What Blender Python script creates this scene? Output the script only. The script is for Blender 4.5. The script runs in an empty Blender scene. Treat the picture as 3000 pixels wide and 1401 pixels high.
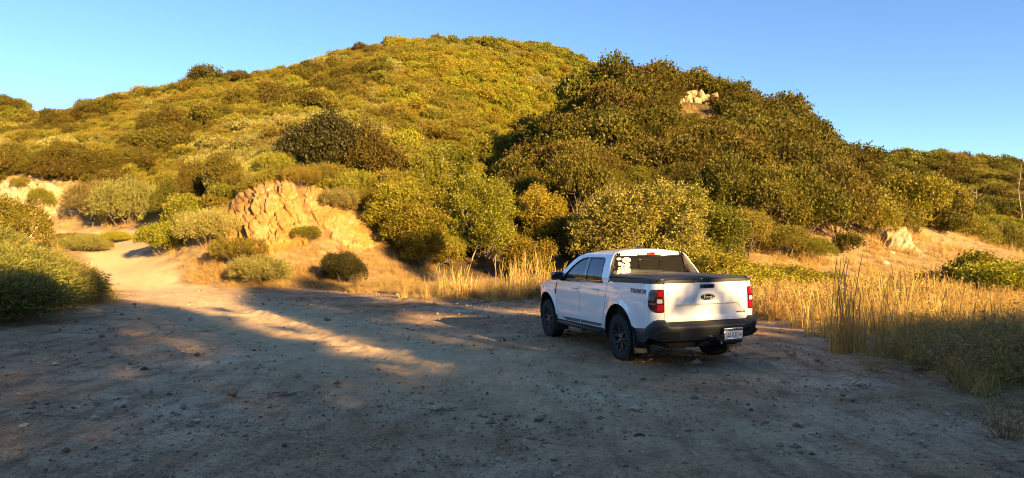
import bpy, bmesh, math, random
import numpy as np
from mathutils import Vector, Matrix
rng = np.random.default_rng(7)
random.seed(7)
SC = bpy.context.scene
COL = SC.collection
R = math.radians

# ------------------------------------------------------------------ camera, sky, sun, exposure
CAMZ, FPX, HORIZON = 1.75, 2000.0, 725.0
cd = bpy.data.cameras.new('camera'); cam = bpy.data.objects.new('camera', cd); COL.objects.link(cam)
cd.sensor_width = 36; cd.lens = 36 * FPX / 3000; cd.clip_start = .05; cd.clip_end = 20000
cam.location = (0, 0, CAMZ)
cam.rotation_euler = (R(90) + math.atan((HORIZON - 700.5) / FPX), 0, 0)
SC.camera = cam
SUN_AZ, SUN_EL = R(37), R(17.0)          # azimuth to the right of straight behind the camera
sun_dir = Vector((math.sin(SUN_AZ) * math.cos(SUN_EL), -math.cos(SUN_AZ) * math.cos(SUN_EL), math.sin(SUN_EL)))
sl = bpy.data.lights.new('sun', 'SUN'); sl.energy = 5.0; sl.angle = R(.5); sl.color = (1, .66, .27)
so = bpy.data.objects.new('sun', sl); COL.objects.link(so)
so.rotation_euler = sun_dir.to_track_quat('Z', 'Y').to_euler(); so.location = (30, -40, 40)
W = bpy.data.worlds.new('World'); SC.world = W; W.use_nodes = True
nt = W.node_tree; nt.nodes.clear()
sky = nt.nodes.new('ShaderNodeTexSky'); sky.sky_type = 'NISHITA'; sky.sun_disc = False
sky.sun_elevation = SUN_EL; sky.sun_rotation = math.pi - SUN_AZ
sky.altitude = 2600; sky.air_density = 1.0; sky.dust_density = .25; sky.ozone_density = 2.6
bg = nt.nodes.new('ShaderNodeBackground'); bg.inputs[1].default_value = .069
wo = nt.nodes.new('ShaderNodeOutputWorld')
hs = nt.nodes.new('ShaderNodeHueSaturation'); hs.inputs['Saturation'].default_value = 1.06; nt.links.new(sky.outputs[0], hs.inputs['Color']); nt.links.new(hs.outputs[0], bg.inputs[0]); nt.links.new(bg.outputs[0], wo.inputs[0])
SC.view_settings.view_transform = 'Standard'; SC.view_settings.look = 'None'
SC.view_settings.exposure = 2.0; SC.view_settings.gamma = 1; SC.view_settings.use_curve_mapping = False
SC.render.engine = 'CYCLES'; SC.cycles.pixel_filter_type = 'BLACKMAN_HARRIS'; SC.cycles.filter_width = 1.05
SC.cycles.use_denoising = True; SC.cycles.max_bounces = 6; SC.cycles.transparent_max_bounces = 12
SC.cycles.diffuse_bounces = 3; SC.cycles.glossy_bounces = 3

# ------------------------------------------------------------------ helpers
def tag(o, label=None, cat=None, group=None, kind=None):
    if label: o['label'] = label
    if cat: o['category'] = cat
    if group: o['group'] = group
    if kind: o['kind'] = kind
    return o
def link(name, data, parent=None, mat=None, smooth=False):
    o = bpy.data.objects.new(name, data); COL.objects.link(o)
    if parent: o.parent = parent
    if mat is not None and data is not None and len(data.materials) == 0: data.materials.append(mat)
    if smooth: data.shade_smooth()
    return o
def empty(name, loc=(0, 0, 0), rz=0, scale=1):
    o = bpy.data.objects.new(name, None); COL.objects.link(o); o.location = loc; o.rotation_euler = (0, 0, rz)
    o.scale = (scale,) * 3; o.empty_display_size = .2
    return o
def np_mesh(name, verts, faces, smooth=False):
    """faces: int array (n,3) or (n,4)"""
    me = bpy.data.meshes.new(name); verts = np.asarray(verts, dtype=np.float32); faces = np.asarray(faces, dtype=np.int32)
    n, k = faces.shape
    me.vertices.add(len(verts)); me.vertices.foreach_set('co', verts.ravel())
    me.loops.add(n * k); me.loops.foreach_set('vertex_index', faces.ravel())
    me.polygons.add(n); me.polygons.foreach_set('loop_start', np.arange(0, n * k, k, dtype=np.int32))
    if smooth: me.polygons.foreach_set('use_smooth', np.ones(n, dtype=bool))
    me.update(calc_edges=True); return me
class MB:
    """collects quads/tris with material index, builds one mesh"""
    def __init__(s): s.v = []; s.f = []; s.m = []; s.n = 0
    def add(s, verts, faces, m=0):
        verts = np.asarray(verts, dtype=np.float32).reshape(-1, 3); faces = np.asarray(faces, dtype=np.int64)
        if faces.shape[1] == 3: faces = np.hstack([faces, faces[:, 2:3]])
        s.v.append(verts); s.f.append(faces + s.n); s.m.append(np.full(len(faces), m)); s.n += len(verts); return s
    def mesh(s, name, mats, smooth=False):
        v = np.vstack(s.v); f = np.vstack(s.f); m = np.concatenate(s.m)
        tri = f[:, 2] == f[:, 3]
        me = bpy.data.meshes.new(name)
        q = f[~tri]; t = f[tri][:, :3]
        me.vertices.add(len(v)); me.vertices.foreach_set('co', v.ravel())
        loops = np.concatenate([q.ravel(), t.ravel()]).astype(np.int32)
        me.loops.add(len(loops)); me.loops.foreach_set('vertex_index', loops)
        st = np.concatenate([np.arange(len(q)) * 4, len(q) * 4 + np.arange(len(t)) * 3]).astype(np.int32)
        me.polygons.add(len(st)); me.polygons.foreach_set('loop_start', st)
        me.polygons.foreach_set('material_index', np.concatenate([m[~tri], m[tri]]).astype(np.int32))
        if smooth: me.polygons.foreach_set('use_smooth', np.ones(len(st), dtype=bool))
        for x in mats: me.materials.append(x)
        me.update(calc_edges=True); me.validate(); return me
def tube(pts, radii, sides=5):
    pts = np.asarray(pts, dtype=float); n = len(pts); radii = np.broadcast_to(np.asarray(radii, dtype=float), (n,))
    V = []; prev = None
    for i in range(n):
        d = pts[min(i + 1, n - 1)] - pts[max(i - 1, 0)]; d /= np.linalg.norm(d) + 1e-9
        a = np.array([0, 0, 1.]) if abs(d[2]) < .9 else np.array([1., 0, 0])
        if prev is not None: a = prev
        u = a - d * (a @ d); u /= np.linalg.norm(u) + 1e-9; prev = u; w = np.cross(d, u)
        for k in range(sides):
            t = 2 * math.pi * k / sides; V.append(pts[i] + radii[i] * (math.cos(t) * u + math.sin(t) * w))
    F = []
    for i in range(n - 1):
        for k in range(sides):
            k2 = (k + 1) % sides; F.append((i * sides + k, i * sides + k2, (i + 1) * sides + k2, (i + 1) * sides + k))
    V.append(pts[0]); V.append(pts[-1]); a, b = n * sides, n * sides + 1
    for k in range(sides):
        k2 = (k + 1) % sides; F.append((a, k2, k, k)); F.append((b, (n - 1) * sides + k, (n - 1) * sides + k2, (n - 1) * sides + k2))
    return np.array(V), np.array(F)
# --- hashed value noise, vectorised
def _h(ix, iy, iz, seed):
    n = (ix * 374761393 + iy * 668265263 + iz * 1442695041 + seed * 1013904223) & 0x7fffffff
    n = ((n ^ (n >> 13)) * 1274126177) & 0x7fffffff
    n = ((n ^ (n >> 16)) * 1911520717) & 0x7fffffff
    return ((n ^ (n >> 15)) & 0xffffff) / float(0xffffff)
def vnoise(x, y, z=None, seed=0):
    x = np.asarray(x, float); y = np.asarray(y, float); z = np.zeros_like(x) if z is None else np.asarray(z, float)
    ix, iy, iz = np.floor(x).astype(np.int64), np.floor(y).astype(np.int64), np.floor(z).astype(np.int64)
    fx, fy, fz = x - ix, y - iy, z - iz
    fx, fy, fz = [f * f * f * (f * (f * 6 - 15) + 10) for f in (fx, fy, fz)]
    flat = not np.any(fz) and not np.any(iz)
    def lay(k):
        a = _h(ix, iy, iz + k, seed); b = _h(ix + 1, iy, iz + k, seed); c = _h(ix, iy + 1, iz + k, seed); d = _h(ix + 1, iy + 1, iz + k, seed)
        return (a + (b - a) * fx) * (1 - fy) + (c + (d - c) * fx) * fy
    l0 = lay(0)
    return (l0 if flat else l0 + (lay(1) - l0) * fz) * 2 - 1
def fbm(x, y, z=None, octv=4, seed=0, gain=.5):
    s = 0; a = 1; f = 1; t = 0
    for i in range(octv):
        s = s + a * vnoise(np.asarray(x) * f + 17.3 * i, np.asarray(y) * f - 9.1 * i, None if z is None else np.asarray(z) * f, seed + i); t += a; a *= gain; f *= 2.03
    return s / t
def sstep(a, b, x):
    t = np.clip((np.asarray(x, float) - a) / (b - a), 0, 1); return t * t * (3 - 2 * t)

# ------------------------------------------------------------------ node materials
def new_mat(name):
    m = bpy.data.materials.new(name); m.use_nodes = True; t = m.node_tree; t.nodes.clear()
    out = t.nodes.new('ShaderNodeOutputMaterial'); return m, t, out
def N(t, typ, **kw):
    n = t.nodes.new(typ)
    for k, v in kw.items():
        if k.startswith('i_'):
            key = k[2:]; key = int(key) if key.isdigit() else key
            n.inputs[key].default_value = v
        else: setattr(n, k, v)
    return n
def ramp(t, fac, stops, interp='LINEAR'):
    r = t.nodes.new('ShaderNodeValToRGB'); r.color_ramp.interpolation = interp
    e = r.color_ramp.elements
    while len(e) < len(stops): e.new(.5)
    for k, (p, c) in enumerate(stops): e[k].position = p; e[k].color = (*c, 1) if len(c) == 3 else c
    t.links.new(fac, r.inputs[0]); return r.outputs[0]
def mixc(t, fac, a, b, mode='MIX'):
    m = t.nodes.new('ShaderNodeMix'); m.data_type = 'RGBA'; m.blend_type = mode
    for s, v in ((0, fac), (6, a), (7, b)):
        if isinstance(v, (int, float)): m.inputs[s].default_value = v
        elif isinstance(v, tuple): m.inputs[s].default_value = (*v, 1)
        else: t.links.new(v, m.inputs[s])
    return m.outputs[2]
def noise_tex(t, vec, scale, detail=4, rough=.55, dist=0):
    n = N(t, 'ShaderNodeTexNoise', i_Scale=scale, i_Detail=detail, i_Roughness=rough, i_Distortion=dist)
    if vec is not None: t.links.new(vec, n.inputs['Vector'])
    return n.outputs[0]
def simple(name, col, rough=.5, spec=.5, metal=0, coat=0, noise=None, bump=0, nscale=40):
    m, t, out = new_mat(name)
    b = N(t, 'ShaderNodeBsdfPrincipled'); b.inputs['Roughness'].default_value = rough; b.inputs['Specular IOR Level'].default_value = spec
    b.inputs['Metallic'].default_value = metal; b.inputs['Coat Weight'].default_value = coat; b.inputs['Coat Roughness'].default_value = .05
    tc = N(t, 'ShaderNodeTexCoord')
    nz = noise_tex(t, tc.outputs['Object'], nscale, 5)
    a = noise if noise is not None else .12
    c = ramp(t, nz, [(.25, tuple(v * (1 - a) for v in col)), (.75, tuple(min(1, v * (1 + a)) for v in col))])
    t.links.new(c, b.inputs['Base Color'])
    if bump:
        bn = N(t, 'ShaderNodeBump', i_Strength=bump, i_Distance=.01); t.links.new(nz, bn.inputs['Height']); t.links.new(bn.outputs[0], b.inputs['Normal'])
    t.links.new(b.outputs[0], out.inputs[0]); return m
def leaf_mat(name, cols, trans=.28, rough=.55, spec=.2, objvar=.25):
    """cols: three base colours (dark, mid, light), chosen per leaf; tint per plant"""
    m, t, out = new_mat(name)
    g = N(t, 'ShaderNodeNewGeometry')
    c = ramp(t, g.outputs['Random Per Island'], [(.0, cols[0]), (.5, cols[1]), (1., cols[2])])
    oi = N(t, 'ShaderNodeObjectInfo')
    hv = N(t, 'ShaderNodeHueSaturation', i_Saturation=1.0)
    mh = N(t, 'ShaderNodeMapRange', i_1=0., i_2=1., i_3=.5 - .018 * objvar / .25, i_4=.5 + .025 * objvar / .25); t.links.new(oi.outputs['Random'], mh.inputs[0])
    mv = N(t, 'ShaderNodeMath', operation='MULTIPLY_ADD', i_1=2 * objvar, i_2=1 - objvar)
    fr = N(t, 'ShaderNodeMath', operation='FRACT'); mm = N(t, 'ShaderNodeMath', operation='MULTIPLY', i_1=7.31)
    t.links.new(oi.outputs['Random'], mm.inputs[0]); t.links.new(mm.outputs[0], fr.inputs[0]); t.links.new(fr.outputs[0], mv.inputs[0])
    t.links.new(mh.outputs[0], hv.inputs['Hue']); t.links.new(mv.outputs[0], hv.inputs['Value']); t.links.new(c, hv.inputs['Color'])
    b = N(t, 'ShaderNodeBsdfPrincipled', i_Roughness=rough); b.inputs['Specular IOR Level'].default_value = spec
    tr = N(t, 'ShaderNodeBsdfTranslucent'); mx = N(t, 'ShaderNodeMixShader', i_0=trans)
    t.links.new(hv.outputs[0], b.inputs['Base Color']); t.links.new(hv.outputs[0], tr.inputs[0])
    t.links.new(b.outputs[0], mx.inputs[1]); t.links.new(tr.outputs[0], mx.inputs[2]); t.links.new(mx.outputs[0], out.inputs[0]); return m
# ------------------------------------------------------------------ lettering (built-in font turned into flat meshes), made while the scene is still light
def _letterings(items):
    obs = []
    for key, body, off in items:
        c = bpy.data.curves.new('lettering', 'FONT'); c.body = body; c.size = 1; c.offset = off; c.align_x = 'CENTER'; c.align_y = 'CENTER'; c.resolution_u = 3
        o = bpy.data.objects.new('lettering', c); COL.objects.link(o); obs.append((key, o, c))
    dg = bpy.context.evaluated_depsgraph_get(); dg.update(); res = {}
    for key, o, c in obs:
        me = bpy.data.meshes.new_from_object(o.evaluated_get(dg)); v = np.empty(len(me.vertices) * 3); me.vertices.foreach_get('co', v); v = v.reshape(-1, 3)
        ctr = (v.max(0) + v.min(0)) / 2; sz = v.max(0) - v.min(0); res[key] = ((v - ctr) / np.array([sz[0], sz[1], 1]), [list(p.vertices) for p in me.polygons])
        bpy.data.objects.remove(o); bpy.data.curves.remove(c); bpy.data.meshes.remove(me)
    return res
TXT = _letterings([('TREMOR', 'TREMOR', .012), ('TREMORo', 'TREMOR', .035), ('Ford', 'Ford', .01), ('MAVERICK', 'M A V E R I C K', 0), ('PLATE', '56103D4', .0), ('HANFORD', 'HANFORD', .03),
                   ('SEKI', 'SEKI', .0), ('FRAME', 'FORD LINCOLN', .02), ('CAL', 'California', 0)])
# ------------------------------------------------------------------ terrain: control points (pixel column, pixel row, distance) -> height
def at(u, v, Y): return ((u - 1500) / FPX * Y, Y, CAMZ + (HORIZON - v) / FPX * Y)
CP = []
def gY2(u, Y): return ((u - 1500) / FPX * Y, Y)
for X in range(-16, 17, 8):                                   # the flat clearing, on behind the camera
    for Y in (-40, -24, -12, -4, 4, 10, 16, 22): CP.append((X, Y, 0))
for X in (-60, -40, -26, 26, 40, 60):
    for Y in (-40, -15, 5): CP.append((X, Y, 0))
CP += [(12, 18, .12), (16, 22, -.3), (20, 27, -1.3), (25, 30, -1.4), (15, 28, -.6), (9, 26, .0), (32, 34, -1.), (30, 45, 0), (45, 60, 0), (38, 62, .2), (62, 90, .3), (34, 20, -.6)]
CP += [at(*p) for p in [
    (650, 850, 27), (450, 770, 36), (360, 722, 44), (435, 698, 48), (300, 682, 54), (100, 662, 60), (-200, 640, 66),
    (40, 930, 17), (-100, 900, 17), (200, 725, 40), (60, 700, 36), (-150, 680, 34), (250, 690, 48),
    (430, 765, 34), (600, 805, 31), (740, 830, 29), (850, 832, 30), (1000, 832, 30), (1150, 800, 33),
    (900, 752, 33), (760, 700, 33.5), (790, 528, 36.2), (860, 545, 36.2), (1000, 575, 38.5), (1100, 640, 37), (680, 530, 39.5), (1000, 560, 42), (900, 540, 40),
    (640, 640, 37), (560, 660, 40), (480, 640, 48),
    (300, 630, 62), (100, 505, 65), (0, 505, 66), (-200, 500, 68), (150, 640, 61), (0, 650, 62), (200, 600, 63.5), (0, 450, 80), (300, 500, 74), (300, 400, 88), (600, 520, 58), (600, 400, 80), (800, 420, 66), (900, 380, 78), (900, 280, 105),
    (1200, 560, 52), (1200, 450, 66), (1200, 300, 95), (1480, 620, 50), (1430, 560, 62), (1440, 430, 86), (1470, 285, 112), (1600, 425, 64), (1600, 560, 52), (1650, 300, 80),
    (1300, 780, 37), (1500, 790, 36), (1800, 790, 36), (2000, 780, 36), (2200, 770, 38),
    (1700, 520, 58), (1700, 350, 76), (1950, 420, 62), (1950, 600, 47), (2250, 520, 56), (2250, 660, 45), (2450, 620, 53), (2600, 655, 57), (2680, 700, 60), (2760, 755, 62), (2400, 722, 46), (2500, 748, 46),
    (2850, 705, 120), (3000, 722, 115), (2700, 720, 100), (3300, 722, 115)]]
def crest(pts, dh): 
    for u, v, Y in pts: x, y, z = at(u, v, Y); CP.append((x, y, z - dh))
crest([(-300, 440, 105), (0, 380, 110), (150, 326, 114), (300, 268, 118), (450, 240, 124), (600, 225, 130), (800, 185, 136), (950, 152, 142), (1080, 125, 148), (1200, 112, 150), (1350, 112, 150), (1480, 114, 150), (1650, 140, 150), (1780, 205, 142)], 2.9)
crest([(1850, 200, 92), (1960, 188, 90), (2100, 218, 86), (2250, 282, 82), (2400, 345, 78), (2500, 385, 74), (2570, 455, 71), (2610, 540, 67)], 4.5)
crest([(1720, 290, 84), (1790, 225, 90)], 4.3)
crest([(2560, 452, 250), (2640, 446, 250), (2720, 444, 250), (2850, 466, 250), (3000, 498, 250), (3300, 540, 250)], 4)
crest([(2900, 600, 185), (2700, 580, 190), (3000, 620, 180)], 3)
crest([(0, 285, 230), (-200, 250, 235), (60, 302, 228), (120, 345, 226)], 4.5)
for a, zz, rr in ((-36, 18, 165), (-20, 28, 200), (-5, 34, 210), (5, 30, 215), (14, 16, 140), (24, 9, 112), (30, 5, 96), (-42, 10, 160)):
    CP.append((math.sin(R(a)) * rr, math.cos(R(a)) * rr, zz))
for u_ in (2500, 2700, 2900, 3100, 3400): CP.append((*gY2(u_, 330), 16))
for u_ in (-300, -100, 60, 160): CP.append((*gY2(u_, 300), 30))
for a in range(0, 360, 24): CP.append((math.sin(R(a)) * 560, math.cos(R(a)) * 560, 6 if abs((a + 180) % 360 - 180) < 60 else 0))
for a in range(90, 271, 30): CP.append((math.sin(R(a)) * 160, math.cos(R(a)) * 160, 0))
CP += [(-1.2, 58, 3.6), (0, 68, 4.6), (1.6, 80, 7.5), (3.4, 94, 12.5), (6.5, 110, 20.0)]      # floor of the gully
CP = np.array(CP, float)
RC = 5.0
def _phi(d2): return np.sqrt(d2 + RC * RC)
def _solve():
    n = len(CP); d2 = ((CP[:, None, :2] - CP[None, :, :2]) ** 2).sum(-1)
    A = np.zeros((n + 3, n + 3)); A[:n, :n] = -_phi(d2) + np.eye(n) * .35; A[:n, n] = 1; A[:n, n + 1:] = CP[:, :2]; A[n, :n] = 1; A[n + 1:, :n] = CP[:, :2].T
    return np.linalg.solve(A, np.concatenate([CP[:, 2], [0, 0, 0]]))
RW = _solve()
SA = np.array([math.sin(SUN_AZ), -math.cos(SUN_AZ)]); SP = np.array([math.cos(SUN_AZ), math.sin(SUN_AZ)])   # along / across the sun's bearing
RIDGE_T = 26.0
def height(x, y):
    x = np.atleast_1d(np.asarray(x, float)); y = np.atleast_1d(np.asarray(y, float)); out = np.empty(len(x)); n = len(CP)
    for i in range(0, len(x), 40000):
        xs, ys = x[i:i + 40000], y[i:i + 40000]
        d2 = (xs[:, None] - CP[None, :, 0]) ** 2 + (ys[:, None] - CP[None, :, 1]) ** 2
        out[i:i + 40000] = -_phi(d2) @ RW[:n] + RW[n] + RW[n + 1] * xs + RW[n + 2] * ys
    r = np.hypot(x, y)
    hill = sstep(.8, 5, out) * sstep(30, 45, r)
    out = out + hill * (fbm(x / 14, y / 14, octv=3, seed=3) * 1.1)
    flat = 1 - sstep(24, 34, r) 
    out = out * (1 - flat * .85)                                   # the clearing is level
    t = SA[0] * x + SA[1] * y; s = SP[0] * x + SP[1] * y           # unseen wooded rise added behind the photographer to keep low sun off the clearing
    rid = np.exp(-((t - RIDGE_T) / 6.0) ** 2 * .5) * (1 - sstep(60, 110, np.abs(s)))
    out = out + rid * (9.9 - .5 * sstep(12.0, 15.5, s) + .12 * fbm(s / 5, t / 9, octv=2, seed=8))
    return out
def h1(x, y): return float(height([x], [y])[0])
def hit(u, v, y0=4.0, y1=320.0, n=900):
    """where the ray through a pixel of the photograph meets the ground"""
    Y = np.exp(np.linspace(math.log(y0), math.log(y1), n)); X = (u - 1500) / FPX * Y
    d = height(X, Y) - (CAMZ + (HORIZON - v) / FPX * Y)
    k = int(np.argmax(d > 0)) if np.any(d > 0) else len(Y) - 1
    yk = Y[k] if k == 0 or d[k] <= 0 else Y[k - 1] + (Y[k] - Y[k - 1]) * (-d[k - 1]) / (d[k] - d[k - 1] + 1e-9)
    xk = (u - 1500) / FPX * yk; return float(xk), float(yk), h1(xk, yk)

# outline of the bare dirt (clearing and track), as pixels on the ground
def g0(u, v): Y = FPX * CAMZ / (v - HORIZON); return ((u - 1500) / FPX * Y, Y)
def gY(u, Y): return ((u - 1500) / FPX * Y, Y)
DIRT = [(-30, -40), (-22, 4), (-13.5, 13), g0(60, 965), g0(330, 895), gY(330, 27), gY(225, 34), gY(200, 39), gY(250, 43), gY(310, 47), gY(240, 52), gY(80, 57), gY(-300, 62),
        gY(-300, 66), gY(80, 61), gY(250, 57), gY(400, 54), gY(452, 50), gY(430, 44), gY(440, 37), gY(525, 31), gY(600, 28.5), gY(760, 28.5), gY(1000, 28.5), gY(1120, 26), g0(1200, 878), g0(1560, 885),
        gY(1650, 20), gY(2000, 18), (6.3, 15.2), (7.2, 12.5), g0(2480, 1045), (6.0, 9.5), g0(2800, 1190), (6.8, 6), (9, 2), (14, -10), (20, -40)]
DIRT = np.array(DIRT)
def dirt_sdf(x, y):
    """> 0 inside the bare dirt, metres"""
    x = np.asarray(x, float); y = np.asarray(y, float); dmin = np.full(x.shape, 1e9); ins = np.zeros(x.shape, bool); n = len(DIRT)
    for i in range(n):
        ax, ay = DIRT[i]; bx, by = DIRT[(i + 1) % n]; ex, ey = bx - ax, by - ay
        t = np.clip(((x - ax) * ex + (y - ay) * ey) / (ex * ex + ey * ey), 0, 1)
        dmin = np.minimum(dmin, np.hypot(x - ax - t * ex, y - ay - t * ey))
        c = ((ay > y) != (by > y)) & (x < (bx - ax) * (y - ay) / (by - ay + 1e-12) + ax); ins ^= c
    return np.where(ins, dmin, -dmin)

# ------------------------------------------------------------------ ground sheet, polar so that it is fine near the photographer
def build_ground():
    az = np.concatenate([np.arange(-42, 42.001, .15), np.arange(44, 318, 2.5)]); az = np.radians(az)
    rr = np.concatenate([np.linspace(.4, 4.4, 14), 4.5 * 1.0062 ** np.arange(0, 365), 43.5 * 1.017 ** np.arange(0, 150), [700, 1000, 1600, 3000, 6000]])
    A, RR = np.meshgrid(az, rr); X = (np.sin(A) * RR).ravel(); Y = (np.cos(A) * RR).ravel()
    Z = np.where(RR.ravel() < 620, height(X, Y), 0)
    sd = dirt_sdf(X, Y); dirt = sstep(-.5, .6, sd + .9 * fbm(X / 1.3, Y / 1.3, octv=3, seed=21))
    r = RR.ravel(); near = 1 - sstep(30, 60, r)
    s = SP[0] * X + SP[1] * Y; tt = SA[0] * X + SA[1] * Y
    churn = np.exp(-((s - 5.2) / 1.6) ** 2) * sstep(2, -8, tt) * (1 - sstep(-24, -34, tt))      # soft loose spoil ridge
    wx, wy = X + .12 * fbm(X * 2, Y * 2, octv=2, seed=4), Y + .12 * fbm(X * 2, Y * 2, octv=2, seed=5)
    rut = np.zeros(len(X))
    for off, wd in ((3.2, .22), (4.8, .22), (6.9, .2), (8.5, .2)):                               # shallow wheel ruts along the way to the track
        dd = s - off - .5 * np.sin(tt / 7 + off); rut -= np.exp(-(dd / wd) ** 2) * .030 - np.exp(-((dd - .33) / .12) ** 2) * .020
    mic = .030 * fbm(wx / 2.8, wy / 2.8, octv=2, seed=31) + .005 * fbm(wx / .34, wy / .34, octv=3, seed=41, gain=.65) + .006 * np.abs(fbm(wx / .12, wy / .12, octv=2, seed=51))
    bl = np.maximum(0, fbm(X / .16, Y / .16, octv=2, seed=61) - .12); mic = mic + .02 * bl
    lump = np.maximum(0, fbm(wx / .42 , wy / .30, octv=3, seed=71, gain=.6))
    mic = mic + churn * (.085 * lump + .03 * np.maximum(0, fbm(wx / .15, wy / .11, octv=2, seed=73)) + .012) + rut * sstep(-3, -7, tt)
    rough = .10 * fbm(X / 1.5, Y / 1.5, octv=4, seed=81) * (1 - dirt)
    under = np.exp(-(((X - 2.2) / 1.6) ** 2 + ((Y - 12.3) / 3.2) ** 2))
    mic = mic * (1 - .75 * np.clip(under * 1.6, 0, 1))
    Z = Z + near * (mic + rough + (1 - dirt) * .05)
    nr, na = len(rr), len(az); i = np.arange(nr - 1)[:, None] * na; j = np.arange(na)[None, :]; j2 = (j + 1) % na
    F = np.stack([i + j, i + j2, i + na + j2, i + na + j], -1).reshape(-1, 4)
    me = np_mesh('ground', np.stack([X, Y, Z], 1), F[:, ::-1], True)
    ca = me.color_attributes.new('zone', 'FLOAT_COLOR', 'POINT')
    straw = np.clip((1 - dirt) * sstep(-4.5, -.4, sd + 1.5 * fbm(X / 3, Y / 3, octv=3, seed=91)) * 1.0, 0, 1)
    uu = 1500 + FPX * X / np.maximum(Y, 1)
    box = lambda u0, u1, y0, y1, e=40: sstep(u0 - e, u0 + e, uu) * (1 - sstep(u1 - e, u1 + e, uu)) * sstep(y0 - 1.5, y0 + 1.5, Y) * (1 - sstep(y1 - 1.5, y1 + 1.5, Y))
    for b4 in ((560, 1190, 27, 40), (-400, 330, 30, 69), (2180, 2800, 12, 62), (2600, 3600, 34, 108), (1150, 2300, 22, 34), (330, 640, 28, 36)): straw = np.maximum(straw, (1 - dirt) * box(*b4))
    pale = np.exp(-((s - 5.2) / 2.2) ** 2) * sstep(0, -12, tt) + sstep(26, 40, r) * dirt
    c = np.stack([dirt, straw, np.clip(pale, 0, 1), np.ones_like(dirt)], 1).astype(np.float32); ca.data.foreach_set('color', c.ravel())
    m, t, out = new_mat('dirt_ground')
    at_ = N(t, 'ShaderNodeAttribute', attribute_name='zone'); sep = N(t, 'ShaderNodeSeparateColor'); t.links.new(at_.outputs['Color'], sep.inputs[0])
    tc = N(t, 'ShaderNodeTexCoord'); P = tc.outputs['Object']
    big = noise_tex(t, P, .35, 5, .6); mid = noise_tex(t, P, 2.3, 6, .62); fine = noise_tex(t, P, 22, 6, .7); grit = noise_tex(t, P, 95, 3, .7)
    dcol = ramp(t, big, [(.30, (.255, .142, .070)), (.45, (.35, .215, .118)), (.58, (.43, .295, .178)), (.72, (.53, .42, .29))])
    d2 = ramp(t, mid, [(.30, (.50, .46, .42)), (.5, (1, 1, 1)), (.72, (1.25, 1.22, 1.18))]); dcol = mixc(t, .85, dcol, d2, 'MULTIPLY')
    d3 = ramp(t, fine, [(.30, (.45, .43, .40)), (.5, (1, 1, 1)), (.68, (1.5, 1.47, 1.42))]); dcol = mixc(t, .8, dcol, d3, 'MULTIPLY')
    d4 = ramp(t, grit, [(.33, (.4, .38, .36)), (.5, (1, 1, 1)), (.66, (1.75, 1.7, 1.65))]); dcol = mixc(t, .8, dcol, d4, 'MULTIPLY')
    vo = N(t, 'ShaderNodeTexVoronoi', i_Scale=38.0); t.links.new(P, vo.inputs['Vector'])
    peb = ramp(t, vo.outputs['Distance'], [(.10, (1, 1, 1)), (.17, (0, 0, 0))]); pcol = ramp(t, vo.outputs['Color'], [(.35, (.12, .085, .055)), (.6, (.34, .25, .16)), (.8, (.56, .46, .34))])
    dcol = mixc(t, peb, dcol, pcol)
    vo2 = N(t, 'ShaderNodeTexVoronoi', i_Scale=13.0); t.links.new(P, vo2.inputs['Vector']); msk = ramp(t, noise_tex(t, P, 1.4, 4, .7), [(.48, (0, 0, 0)), (.60, (1, 1, 1))])
    peb2 = ramp(t, vo2.outputs['Distance'], [(.11, (1, 1, 1)), (.20, (0, 0, 0))]); pc2 = ramp(t, vo2.outputs['Color'], [(.3, (.10, .066, .038)), (.6, (.27, .19, .11)), (.85, (.52, .42, .30))]); dcol = mixc(t, mixc(t, 1, peb2, msk, 'MULTIPLY'), dcol, pc2)
    strk = N(t, 'ShaderNodeMapping'); strk.inputs['Rotation'].default_value = (0, 0, R(-37)); strk.inputs['Scale'].default_value = (2.6, .5, 1); t.links.new(P, strk.inputs[0]); ds = ramp(t, noise_tex(t, strk.outputs[0], 1.3, 6, .7), [(.34, (.50, .44, .38)), (.50, (1, 1, 1)), (.7, (1.18, 1.15, 1.1))]); dcol = mixc(t, .75, dcol, ds, 'MULTIPLY')
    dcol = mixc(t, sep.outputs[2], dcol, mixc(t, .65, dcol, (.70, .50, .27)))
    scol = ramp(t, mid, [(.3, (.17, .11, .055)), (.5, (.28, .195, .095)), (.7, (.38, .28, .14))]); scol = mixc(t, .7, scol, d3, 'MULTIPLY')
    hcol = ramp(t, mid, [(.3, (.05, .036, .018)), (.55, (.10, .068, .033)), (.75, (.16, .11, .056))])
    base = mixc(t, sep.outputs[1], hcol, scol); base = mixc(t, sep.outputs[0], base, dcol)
    b = N(t, 'ShaderNodeBsdfPrincipled', i_Roughness=.95); b.inputs['Specular IOR Level'].default_value = .1
    bm1 = N(t, 'ShaderNodeBump', i_Strength=.55, i_Distance=.02); t.links.new(fine, bm1.inputs['Height'])
    bm2 = N(t, 'ShaderNodeBump', i_Strength=.5, i_Distance=.006); t.links.new(grit, bm2.inputs['Height']); t.links.new(bm1.outputs[0], bm2.inputs['Normal'])
    bm3 = N(t, 'ShaderNodeBump', i_Strength=.8, i_Distance=.008); t.links.new(peb, bm3.inputs['Height']); t.links.new(bm2.outputs[0], bm3.inputs['Normal'])
    t.links.new(base, b.inputs['Base Color']); t.links.new(bm3.outputs[0], b.inputs['Normal']); t.links.new(b.outputs[0], out.inputs[0])
    return tag(link('ground', me, None, m), kind='structure')
ground = build_ground()
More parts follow.
